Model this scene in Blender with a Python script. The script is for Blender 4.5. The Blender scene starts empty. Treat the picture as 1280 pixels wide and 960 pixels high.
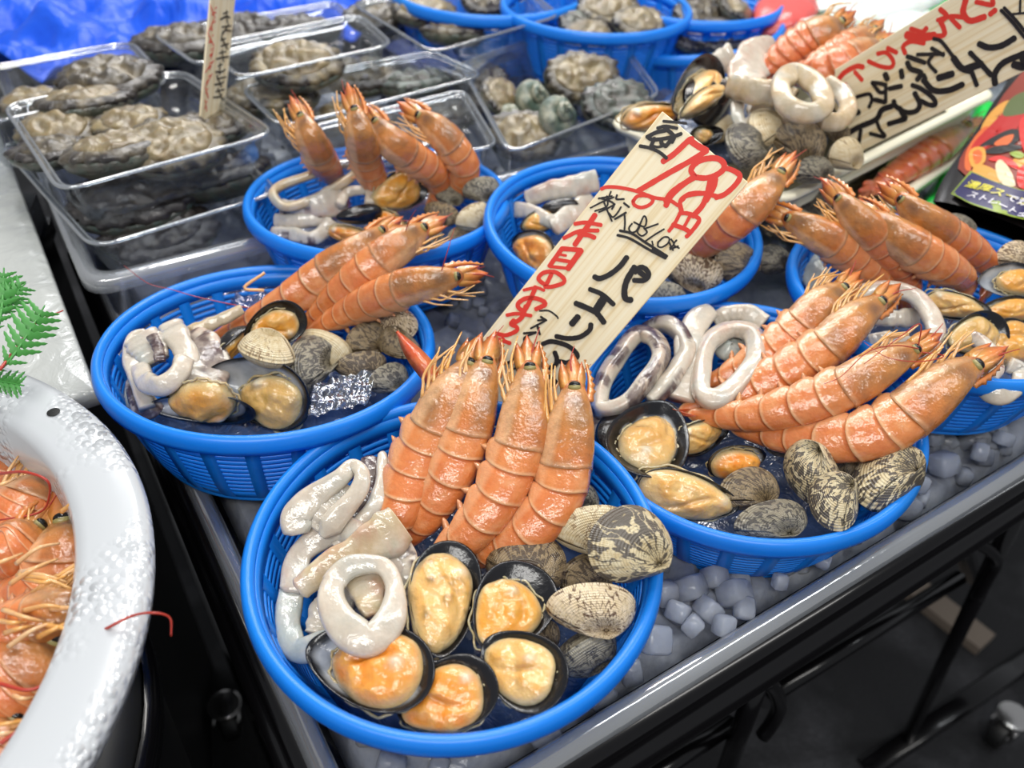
import bpy, math, random
import numpy as np
from mathutils import Vector, Matrix, noise
S = bpy.context.scene
COL = S.collection
PI = math.pi
random.seed(7)

# ------------------------------------------------------------------ camera
FPX = 1040.0; CH = 0.335; Z0 = 0.80           # heights below are given relative to the rims of the front baskets (Z0 above the floor)
_n = np.array([0.03, .762, .648]); _n /= np.linalg.norm(_n)
_f = np.array([0, 0, -1.0]); _y = _f - (_f @ _n) * _n; _y /= np.linalg.norm(_y); _x = np.cross(_y, _n)
CM = np.array([_x, _y, _n])                 # camera axes -> world axes
cam = bpy.data.cameras.new('camera'); cam_o = bpy.data.objects.new('camera', cam); COL.objects.link(cam_o)
cam_o.matrix_world = Matrix([[*CM[0], 0], [*CM[1], 0], [*CM[2], CH + Z0], [0, 0, 0, 1]])
cam.sensor_width = 36; cam.lens = FPX / 1280 * 36; cam.clip_start = .01; cam.clip_end = 60
cam.dof.use_dof = True; cam.dof.focus_distance = 0.45; cam.dof.aperture_fstop = 7.0
S.camera = cam_o
CAMP = np.array([0, 0, CH + Z0])
def P(x, y, z):
    """world point seen at photo position (x, y) at height z above the basket rims"""
    d = CM @ np.array([x - 640, -(y - 480), -FPX]); t = (z - CH) / d[2]
    return CAMP + d * t
def PD(x, y, dep):
    """world point at photo position (x, y) at a distance along the view axis"""
    return CAMP + CM @ np.array([(x - 640) / FPX * dep, -(y - 480) / FPX * dep, -dep])

# ------------------------------------------------------------------ light
S.view_settings.view_transform = 'Standard'; S.view_settings.look = 'None'
S.view_settings.exposure = -0.22; S.view_settings.gamma = 1.0; S.view_settings.use_curve_mapping = False
W = bpy.data.worlds.new('market_hall'); S.world = W; W.use_nodes = True
W.node_tree.nodes['Background'].inputs[0].default_value = (.92, .95, 1, 1); W.node_tree.nodes['Background'].inputs[1].default_value = .46
def area(name, loc, target, sx, sy, power, col):
    l = bpy.data.lights.new(name, 'AREA'); l.shape = 'RECTANGLE'; l.size = sx; l.size_y = sy; l.energy = power; l.color = col
    o = bpy.data.objects.new(name, l); COL.objects.link(o); o.location = loc
    o.rotation_euler = (Vector(target) - Vector(loc)).to_track_quat('-Z', 'Y').to_euler(); return o
TGT = (0, .45, Z0)
area('ceiling_light_rear', (.15, 1.55, Z0 + 1.35), TGT, 1.2, .10, 17, (1, .97, .92))
area('ceiling_light_middle', (-.20, .75, Z0 + 1.5), TGT, .10, 1.2, 11, (1, .98, .95))
area('ceiling_light_near', (.75, .45, Z0 + 1.5), TGT, .10, 1.2, 11, (.93, .97, 1))
area('ceiling_light_far', (-.6, 2.3, Z0 + 1.5), (-.1, .9, Z0), 1.2, .3, 14, (.97, .98, 1))

area('fill_light_aisle', (-.15, -.75, Z0 + 1.45), (0, .5, Z0), 1.4, .25, 20, (1, .98, .94))  # unseen frontal fill, added behind the viewer to brighten cards and near sides

# ------------------------------------------------------------------ materials
def lin(c):
    return [((v / 255) / 12.92 if v / 255 <= .04045 else ((v / 255 + .055) / 1.055) ** 2.4) for v in c]
class NT:
    def __init__(s, name):
        s.m = bpy.data.materials.new(name); s.m.use_nodes = True; s.t = s.m.node_tree; s.N = s.t.nodes; s.L = s.t.links
        s.b = s.N['Principled BSDF']
    def n(s, typ, ins=None, **props):
        k = s.N.new(typ)
        for a, v in props.items(): setattr(k, a, v)
        for a, v in (ins or {}).items(): s.put(k.inputs[a], v)
        return k
    def put(s, sock, v):
        if isinstance(v, bpy.types.NodeSocket): s.L.new(v, sock)
        else:
            if isinstance(v, (list, tuple)) and len(v) == 3 and sock.type == 'RGBA': v = (*v, 1)
            sock.default_value = v
    def set(s, **kw):
        for k, v in kw.items(): s.put(s.b.inputs[k.replace('_', ' ')], v)
    def math(s, op, a, b=0.0, c=0.0):
        k = s.n('ShaderNodeMath', operation=op); s.put(k.inputs[0], a); s.put(k.inputs[1], b); s.put(k.inputs[2], c); return k.outputs[0]
    def mix(s, f, a, b, mode='MIX'):
        k = s.n('ShaderNodeMix', data_type='RGBA', blend_type=mode); s.put(k.inputs[0], f); s.put(k.inputs[6], a); s.put(k.inputs[7], b); return k.outputs[2]
    def ramp(s, f, stops):
        k = s.n('ShaderNodeValToRGB'); e = k.color_ramp.elements
        while len(e) < len(stops): e.new(.5)
        for i, (p, c) in enumerate(stops):
            e[i].position = p; e[i].color = (*c, 1) if len(c) == 3 else c
        s.put(k.inputs[0], f); return k.outputs[0]
    def noise(s, scale, detail=3, vec=None, rough=.5, dist=0.0):
        k = s.n('ShaderNodeTexNoise'); k.inputs['Scale'].default_value = scale; k.inputs['Detail'].default_value = detail
        k.inputs['Roughness'].default_value = rough; k.inputs['Distortion'].default_value = dist
        s.put(k.inputs['Vector'], vec if vec is not None else s.obj()); return k.outputs['Fac']
    def obj(s):
        if not hasattr(s, '_tc'): s._tc = s.n('ShaderNodeTexCoord')
        return s._tc.outputs['Object']
    def rnd(s):
        return s.n('ShaderNodeObjectInfo').outputs['Random']
    def uv(s):
        return s.n('ShaderNodeTexCoord').outputs['UV']
    def bump(s, h, strength, dist=.001):
        k = s.n('ShaderNodeBump', ins={'Strength': strength, 'Distance': dist, 'Height': h}); s.put(s.b.inputs['Normal'], k.outputs[0]); s.put(s.b.inputs['Coat Normal'], k.outputs[0])
    def attr(s):
        return s.n('ShaderNodeAttribute', attribute_name='Col').outputs['Color']
def plain(name, rgb, rough=.5, metal=0.0, **kw):
    t = NT(name); t.set(Base_Color=lin(rgb), Roughness=rough, Metallic=metal, **kw); return t.m
M = {}
# blue basket plastic
t = NT('blue_plastic'); t.set(Base_Color=lin((26, 142, 244)), Roughness=.32, Specular_IOR_Level=.6)
t.bump(t.noise(90, 2), .08, .002)
tl = t.n('ShaderNodeBsdfTranslucent'); tl.inputs[0].default_value = (*lin((50, 170, 255)), 1); mx = t.n('ShaderNodeMixShader'); mx.inputs[0].default_value = .28
t.L.new(t.b.outputs[0], mx.inputs[1]); t.L.new(tl.outputs[0], mx.inputs[2]); t.L.new(mx.outputs[0], t.N['Material Output'].inputs[0]); M['basket'] = t.m
# shrimp shells: own colour varies along the body (colour attribute), fine mottling, wet
def flesh(name, mott, rough=.22, sss=.25, rad=(.004, .002, .001), bump=.25, tint=(255, 255, 255), amount=.35):
    t = NT(name); c = t.attr()
    n1 = t.noise(130, 5); n2 = t.noise(600, 3)
    f = t.math('MULTIPLY', t.ramp(n1, [(.42, (0, 0, 0)), (.70, (1, 1, 1))]), amount)
    col = t.mix(f, c, lin(mott))
    col = t.mix(t.math('MULTIPLY', n2, .25), col, t.mix(1.0, col, (.55, .5, .45), 'MULTIPLY'))
    t.set(Base_Color=col, Roughness=rough, Subsurface_Weight=sss, Subsurface_Radius=rad, Subsurface_Scale=1.0, Coat_Weight=.7, Coat_Roughness=.07)
    nn = t.math('ADD', t.math('ADD', t.noise(180, 3), t.math('MULTIPLY', t.noise(60, 2), 1.2)), t.math('MULTIPLY', n2, .35)); t.bump(nn, bump, .0022)
    return t.m
M['shell'] = flesh('wet_shrimp_shell', (232, 156, 96), bump=.32)
M['shrimp_head'] = flesh('wet_shrimp_head', (120, 84, 52), amount=.5, bump=.4)
M['leg'] = flesh('shrimp_leg', (235, 190, 120), sss=.1, amount=.3)
M['antenna'] = plain('red_antenna', (170, 52, 38), .3)
M['eye'] = plain('shrimp_eye', (14, 13, 12), .08)
M['eye_stalk'] = plain('shrimp_eye_stalk', (150, 140, 88), .3)
M['squid'] = flesh('wet_squid', (236, 222, 205), rough=.2, sss=.45, rad=(.005, .004, .003), bump=.20, amount=.3)
M['mussel_meat'] = flesh('mussel_meat', (240, 190, 100), rough=.25, sss=.3, rad=(.005, .003, .001), bump=.35, amount=.3)
M['mussel_shell'] = flesh('mussel_shell', (16, 14, 18), rough=.22, sss=0, bump=.15, amount=.25); M['mussel_shell'].node_tree.nodes['Principled BSDF'].inputs['Coat Weight'].default_value = .25
M['abalone'] = flesh('wet_abalone', (58, 52, 46), rough=.3, sss=.1, bump=.6, amount=.7)
M['abalone_pale'] = flesh('wet_abalone_foot', (120, 96, 60), rough=.3, sss=.15, bump=.6, amount=.6)
M['turban'] = flesh('turban_shell', (60, 84, 74), rough=.3, sss=0, bump=.7, amount=.7)
# clams: pattern follows each valve's own growth lines (uv: u around, v umbo -> edge)
def clam_mat(name, pale, mid, dark, N=7, bands=3.2, cover=.5, zig=1.0):
    t = NT(name); sep = t.n('ShaderNodeSeparateXYZ', ins={0: t.uv()}); u, v = sep.outputs[0], sep.outputs[1]
    r = t.math('MULTIPLY', t.rnd(), 37.0)
    cv = t.n('ShaderNodeCombineXYZ'); t.put(cv.inputs[0], t.math('MULTIPLY', u, 6.0)); t.put(cv.inputs[1], t.math('MULTIPLY', v, 2.5)); t.put(cv.inputs[2], r)
    n1 = t.noise(1.0, 3, cv.outputs[0]); n2 = t.noise(3.2, 4, cv.outputs[0]); n0 = t.noise(.45, 2, cv.outputs[0])
    zz = t.math('PINGPONG', t.math('ADD', t.math('MULTIPLY', u, float(N)), t.math('MULTIPLY', n1, 3.0)), .5)
    ph = t.math('ADD', t.math('ADD', t.math('MULTIPLY', v, bands), t.math('MULTIPLY', zz, 1.6 * zig)), t.math('MULTIPLY', n2, 1.3))
    w = t.math('FRACT', ph)
    thr = t.math('SUBTRACT', t.math('MULTIPLY', n0, 1.6), .8 - cover)
    f = t.ramp(t.math('SUBTRACT', thr, w), [(0.0, (0, 0, 0)), (.13, (1, 1, 1))])
    base = t.mix(t.ramp(n2, [(.35, (0, 0, 0)), (.7, (1, 1, 1))]), lin(pale), lin(mid))
    fine = t.math('FRACT', t.math('MULTIPLY', v, 26.0))
    col = t.mix(f, base, lin(dark))
    col = t.mix(t.math('MULTIPLY', t.math('LESS_THAN', fine, .25), .25), col, lin(dark))
    t.set(Base_Color=col, Roughness=.33, Coat_Weight=.35, Coat_Roughness=.12)
    ru = t.math('SINE', t.math('MULTIPLY', u, 330.0)); rv = t.math('SINE', t.math('MULTIPLY', v, 150.0))
    fade = t.ramp(v, [(.06, (0, 0, 0)), (.35, (1, 1, 1))]); t.bump(t.math('MULTIPLY', t.math('ADD', t.math('MULTIPLY', rv, .6), t.math('MULTIPLY', ru, .35)), fade), .5, .0005); M[name] = t.m
clam_mat('clam_zigzag', (214, 200, 164), (188, 166, 122), (84, 76, 66), 5, 2.4, .55)
clam_mat('clam_speckled', (228, 208, 176), (206, 182, 140), (98, 70, 44), 13, 6, .45)
clam_mat('clam_pale', (214, 200, 166), (192, 168, 124), (146, 122, 88), 4, 2, .12)
clam_mat('clam_brown', (150, 130, 98), (120, 102, 72), (74, 60, 44), 8, 3, .5)
clam_mat('clam_grey', (146, 138, 118), (116, 108, 90), (62, 57, 50), 6, 4, .5)
M['clam_flesh'] = plain('clam_flesh', (206, 190, 160), .3)
# clear plastics, ice
def clear(name, tint=(255, 255, 255), base=.12, rough=.08, bump=0, bs=60, haze=.0):
    t = NT(name); out = t.N['Material Output']
    fr = t.n('ShaderNodeLayerWeight'); fr.inputs[0].default_value = .35
    tr = t.n('ShaderNodeBsdfTransparent'); tr.inputs[0].default_value = (*lin(tint), 1)
    gl = t.n('ShaderNodeBsdfGlossy'); gl.inputs['Roughness'].default_value = rough
    df = t.n('ShaderNodeBsdfDiffuse'); df.inputs[0].default_value = (.75, .78, .82, 1)
    if bump:
        b = t.n('ShaderNodeBump', ins={'Strength': bump, 'Distance': .004, 'Height': t.noise(bs, 3, dist=.6)})
        for k in (fr, gl): t.put(k.inputs['Normal'], b.outputs[0])
    m0 = t.n('ShaderNodeMixShader'); m0.inputs[0].default_value = haze; t.L.new(tr.outputs[0], m0.inputs[1]); t.L.new(df.outputs[0], m0.inputs[2])
    mx = t.n('ShaderNodeMixShader'); t.put(mx.inputs[0], t.math('ADD', t.math('MULTIPLY', fr.outputs['Facing'], .55), base))
    t.L.new(m0.outputs[0], mx.inputs[1]); t.L.new(gl.outputs[0], mx.inputs[2]); t.L.new(mx.outputs[0], out.inputs[0]); M[name] = t.m
clear('clear_pack', (232, 236, 240), .05, .07, .1, 25, .05)
clear('clear_wrap', (200, 210, 230), .10, .06, 1.0, 70, .04)
clear('clear_tray', (200, 205, 228), .22, .12, .3, 14, .30)
t = NT('ice'); nz = t.noise(60, 4)
t.set(Base_Color=t.mix(t.ramp(nz, [(.3, (0, 0, 0)), (.75, (1, 1, 1))]), lin((132, 137, 150)), lin((182, 187, 196))), Roughness=.16, Transmission_Weight=.35, IOR=1.31, Subsurface_Weight=.4, Subsurface_Radius=(.01, .012, .016), Subsurface_Scale=1.0)
t.bump(t.noise(90, 4), .5, .003); M['ice'] = t.m
t = NT('ice_cube'); t.set(Base_Color=lin((196, 202, 216)), Roughness=.14, Transmission_Weight=.55, IOR=1.31, Subsurface_Weight=.5, Subsurface_Radius=(.01, .012, .016), Subsurface_Scale=1.0)
t.bump(t.noise(150, 3), .35, .002); M['ice_cube'] = t.m
t = NT('blue_ice_pack'); t.set(Base_Color=t.mix(t.noise(70, 4), lin((36, 52, 84)), lin((92, 112, 150))), Roughness=.12, Coat_Weight=.8, Coat_Roughness=.04)
t.bump(t.noise(60, 3, dist=1.5), .8, .004); M['ice_pack'] = t.m
# wood card: vertical grain along local x
t = NT('pine_card'); mp = t.n('ShaderNodeMapping', ins={0: t.obj()}); mp.inputs['Scale'].default_value = (330, 5, 5)
wv = t.noise(1.0, 3, mp.outputs[0]); t.set(Base_Color=t.ramp(wv, [(.36, lin((232, 208, 160))), (.5, lin((246, 230, 194))), (.7, lin((250, 238, 208)))]), Roughness=.5); M['card'] = t.m
t = NT('pine_card_side_grain'); mp = t.n('ShaderNodeMapping', ins={0: t.obj()}); mp.inputs['Scale'].default_value = (5, 330, 5)
wv = t.noise(1.0, 3, mp.outputs[0]); t.set(Base_Color=t.ramp(wv, [(.36, lin((232, 208, 160))), (.5, lin((246, 230, 194))), (.7, lin((250, 238, 208)))]), Roughness=.5); M['card_side'] = t.m
M['ink_red'] = plain('red_marker_ink', (226, 58, 44), .45)
M['ink_black'] = plain('black_marker_ink', (30, 26, 28), .45)
t = NT('white_enamel'); v1 = t.n('ShaderNodeTexVoronoi'); v1.inputs['Scale'].default_value = 230; t.put(v1.inputs['Vector'], t.obj())
dr = t.ramp(v1.outputs['Distance'], [(.0, (1, 1, 1)), (.62, (0, 0, 0))]); mk = t.ramp(t.noise(14, 2), [(.38, (0, 0, 0)), (.56, (1, 1, 1))])
t.set(Base_Color=lin((188, 191, 194)), Roughness=.22, Coat_Weight=.6, Coat_Roughness=.05); t.bump(t.math('MULTIPLY', dr, mk), 1.0, .0035); M['enamel'] = t.m
t = NT('wet_white_foam'); t.set(Base_Color=lin((176, 178, 174)), Roughness=.25, Coat_Weight=.5, Coat_Roughness=.06); t.bump(t.noise(45, 4, dist=.8), .6, .004); M['foam'] = t.m
M['cream'] = plain('cream_plastic', (236, 230, 205), .3)
M['black_metal'] = plain('black_painted_metal', (11, 10, 12), .22, .0, Coat_Weight=.2, Coat_Roughness=.05, Specular_IOR_Level=.25)
M['chrome'] = plain('chrome', (190, 188, 186), .2, 1.0)
M['rubber'] = plain('black_rubber', (18, 18, 18), .45)
t = NT('dark_carpet'); nz = t.noise(6, 4); n2 = t.noise(160, 3)
t.set(Base_Color=t.mix(t.math('MULTIPLY', t.ramp(nz, [(.5, (0, 0, 0)), (.72, (1, 1, 1))]), n2), lin((22, 22, 25)), lin((88, 88, 92))), Roughness=.8); t.bump(n2, .6, .004); M['carpet'] = t.m
t = NT('blue_plastic_bag'); t.set(Base_Color=lin((8, 84, 214)), Roughness=.4); t.bump(t.noise(12, 3, dist=1.2), .7, .02); M['blue_bag'] = t.m
M['green_plastic'] = plain('green_plastic', (24, 196, 74), .3)
M['leaf'] = plain('green_leaf', (66, 140, 60), .45)

# ------------------------------------------------------------------ mesh helpers
def link(name, me, mat=None, parent=None, smooth=True):
    o = bpy.data.objects.new(name, me); COL.objects.link(o)
    if mat is not None: me.materials.append(M[mat] if isinstance(mat, str) else mat)
    if smooth: me.polygons.foreach_set('use_smooth', [True] * len(me.polygons))
    if parent is not None: o.parent = parent
    return o
def tag(o, label, cat, group=None):
    o['label'] = label; o['category'] = cat
    if group: o['group'] = group
    return o
def thing(name, loc, label, cat, group=None):
    o = bpy.data.objects.new(name, None); COL.objects.link(o); o.location = loc; o.empty_display_size = .01
    return tag(o, label, cat, group)
class MB:
    """gathers vertices, faces, colours (in world coordinates) for one mesh"""
    def __init__(s): s.v = []; s.f = []; s.c = []; s.uv = None
    def grid(s, pts, cols=None, wrap_u=False, wrap_v=False, flip=False):
        """pts: array (n, m, 3)"""
        pts = np.asarray(pts, float); n, m = pts.shape[:2]; b = len(s.v); s.v += pts.reshape(-1, 3).tolist()
        if cols is None: s.c += [(1, 1, 1)] * (n * m)
        else: s.c += np.broadcast_to(np.asarray(cols, float), (n, m, 3)).reshape(-1, 3).tolist()
        for i in range(n if wrap_u else n - 1):
            for j in range(m if wrap_v else m - 1):
                q = [b + i * m + j, b + ((i + 1) % n) * m + j, b + ((i + 1) % n) * m + (j + 1) % m, b + i * m + (j + 1) % m]
                s.f.append(q[::-1] if flip else q)
    def cap(s, i0, cnt, flip=False):
        q = list(range(i0, i0 + cnt)); s.f.append(q[::-1] if flip else q)
    def box(s, c, ax, ay, az, col=(1, 1, 1)):
        c, ax, ay, az = map(np.asarray, (c, ax, ay, az)); b = len(s.v)
        for sx in (-1, 1):
            for sy in (-1, 1):
                for sz in (-1, 1): s.v.append((c + sx * ax + sy * ay + sz * az).tolist()); s.c.append(col)
        for q in ((0, 1, 3, 2), (4, 6, 7, 5), (0, 4, 5, 1), (2, 3, 7, 6), (0, 2, 6, 4), (1, 5, 7, 3)): s.f.append([b + k for k in q])
    def tube(s, pts, rad, seg=8, col=(1, 1, 1), closed=False):
        pts = np.asarray(pts, float); n = len(pts); rad = np.broadcast_to(rad, n)
        T = np.gradient(pts, axis=0)
        if closed: T = np.roll(pts, -1, 0) - np.roll(pts, 1, 0)
        T /= np.linalg.norm(T, axis=1)[:, None] + 1e-12
        N = np.zeros_like(pts); u = np.array([0, 0, 1.]) if abs(T[0][2]) < .9 else np.array([1., 0, 0])
        for i in range(n):
            u = u - (u @ T[i]) * T[i]; u /= np.linalg.norm(u) + 1e-12; N[i] = u
        B = np.cross(T, N); a = np.arange(seg) / seg * 2 * PI
        g = pts[:, None] + rad[:, None, None] * (np.cos(a)[None, :, None] * N[:, None] + np.sin(a)[None, :, None] * B[:, None])
        b = len(s.v); s.grid(g, col, wrap_u=closed, wrap_v=True)
        if not closed: s.cap(b, seg, False); s.cap(b + (n - 1) * seg, seg, True)
    def obj(s, name, mat, parent=None, smooth=True, loc=None, sub=0):
        v = np.array(s.v)
        org = np.array(parent.location) if parent is not None and loc is None else (np.array(loc) if loc is not None else v.mean(0))
        root = parent
        if parent is not None and parent.parent is not None: org = np.array(parent.parent.location)
        me = bpy.data.meshes.new(name); me.from_pydata((v - org).tolist(), [], s.f)
        ca = me.color_attributes.new('Col', 'FLOAT_COLOR', 'POINT')
        ca.data.foreach_set('color', np.concatenate([np.array(s.c, float), np.ones((len(v), 1))], 1).ravel())
        if s.uv is not None:
            ul = me.uv_layers.new(name='UVMap'); li = np.zeros(len(me.loops), int); me.loops.foreach_get('vertex_index', li)
            ul.data.foreach_set('uv', np.array(s.uv, float)[li].ravel())
        me.validate(); me.update()
        o = link(name, me, mat, parent, smooth)
        if parent is None: o.location = org
        if sub:
            k = o.modifiers.new('sub', 'SUBSURF'); k.levels = k.render_levels = sub
        return o
def crm(pts, n, closed=False):
    """Catmull-Rom resampling to n points, even in arc length"""
    p = np.asarray(pts, float); m = len(p)
    if closed: q = np.vstack([p[-1], p, p[0], p[1]]); segs = m
    else: q = np.vstack([2 * p[0] - p[1], p, 2 * p[-1] - p[-2]]); segs = m - 1
    out = []
    for i in range(segs):
        a, b, c, d = q[i:i + 4]
        for t in np.linspace(0, 1, 24, endpoint=False):
            out.append(.5 * ((2 * b) + (-a + c) * t + (2 * a - 5 * b + 4 * c - d) * t * t + (-a + 3 * b - 3 * c + d) * t ** 3))
    out.append(q[segs + 1] if not closed else out[0]); out = np.array(out)
    L = np.concatenate([[0], np.cumsum(np.linalg.norm(np.diff(out[:, :3], axis=0), axis=1))])
    s = np.linspace(0, L[-1], n + 1)[:-1] if closed else np.linspace(0, L[-1], n)
    return np.stack([np.interp(s, L, out[:, k]) for k in range(out.shape[1])], 1)
def unit(v): v = np.asarray(v, float); return v / (np.linalg.norm(v) + 1e-12)
def fbm(x, y, z, sc, off=0.0):
    return noise.noise(Vector((x * sc + off, y * sc - off, z * sc + off * .7)))
def jit(c, a, rng): return tuple(max(0, v * (1 + a * rng.uniform(-1, 1))) for v in c)
# ------------------------------------------------------------------ basket
RB = .105
def basket_meshes():
    rim = MB(); a = np.linspace(0, 2 * PI, 97)[:-1]
    prof = [(.0985, -.0025), (.0985, .0015), (.1005, .0036), (.1030, .0036), (.1050, .0008), (.1056, -.0040), (.1048, -.0075), (.1030, -.0075), (.1028, -.0030), (.1000, -.0030)]
    def ring(mb, prof, seg=96, a0=0, a1=2 * PI, closed=True):
        aa = np.linspace(a0, a1, seg + (0 if closed else 1), endpoint=not closed)
        g = np.array([[(r * math.cos(q), r * math.sin(q), z) for (r, z) in prof] for q in aa]); mb.grid(g, wrap_u=closed, wrap_v=True)
        if not closed: mb.cap(len(mb.v) - len(prof), len(prof), False); mb.cap(len(mb.v) - len(prof) * (seg + 1), len(prof), True)
    ring(rim, prof)
    wall = MB()
    def R(z): t = -z / .062; return .0990 - .0175 * t ** 1.3 - .010 * max(0, t - .75) * 4 * max(0, t - .75)
    th = .0012
    def band(z1, z0): ring(wall, [(R(z1), z1), (R(z0), z0), (R(z0) - th, z0), (R(z1) - th, z1)])
    band(-.001, -.0105)
    z = -.0125
    while z > -.049:
        band(z, z - .0030); z -= .0040
    band(-.0505, -.062)
    nr = 24
    for i in range(nr):
        wide = .0040
        q = 2 * PI * i / nr; zs = np.linspace(-.009, -.061, 9)
        for k in (0,):
            g = []
            for zz in zs:
                r = R(zz) + .0004; dq = wide / r
                g.append([(rr * math.cos(q + s), rr * math.sin(q + s), zz) for rr, s in ((r, -dq), (r, dq), (r - .0021, dq), (r - .0021, -dq))])
            wall.grid(g, wrap_v=True)
    base = MB(); rb = R(-.062)
    ring(base, [(rb, -.0605), (rb + .0008, -.063), (rb - .003, -.066), (rb - .006, -.066), (rb - .008, -.0625), (.0001, -.0625), (.0001, -.061), (rb - .004, -.061)])
    return rim, wall, base
_bm = None
def basket(c, n, label, yaw=0.0, scale=1.0, loc_z=None):
    """c: rim centre relative to rim level, n: rim normal"""
    global _bm
    root = thing('plastic_basket', (c[0], c[1], c[2] + Z0), label, 'basket', 'blue slotted plastic baskets of seafood')
    n = Vector(n).normalized(); q = n.to_track_quat('Z', 'Y'); root.rotation_euler = (q.to_matrix() @ Matrix.Rotation(yaw, 3, 'Z')).to_euler(); root.scale = (scale,) * 3
    if _bm is None:
        _bm = []
        for nm, mb in zip(('rim', 'slotted_wall', 'base'), basket_meshes()): _bm.append(mb.obj(nm, 'basket', root, loc=(0, 0, 0)))
    else:
        for o in _bm:
            k = o.copy(); COL.objects.link(k); k.parent = root
    return root
def ice_bag(c, n, label, h=-.040, r=.082):
    """the wrinkled clear-blue cushion lining a basket"""
    mb = MB(); n = unit(n); x = unit(np.cross([0, 1, 0], n)); y = np.cross(n, x); cc = np.array([c[0], c[1], c[2] + Z0]); g = []
    rr = np.linspace(0, 1, 18); aa = np.linspace(0, 2 * PI, 61)[:-1]
    for q in rr:
        g.append([cc + x * r * q * math.cos(a) + y * r * q * math.sin(a) + n * (h - .016 * q ** 6 + .004 * fbm(q * math.cos(a) * r, q * math.sin(a) * r, c[0], 60)) for a in aa])
    g.append([cc + x * (r * .93) * math.cos(a) + y * (r * .93) * math.sin(a) + n * (-.0595) for a in aa]); g.append([cc + n * -.0595 for a in aa])
    mb.grid(g, wrap_v=True)
    return tag(mb.obj('ice_pack', 'ice_pack'), label, 'ice pack', 'ice packs lining the baskets')

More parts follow.
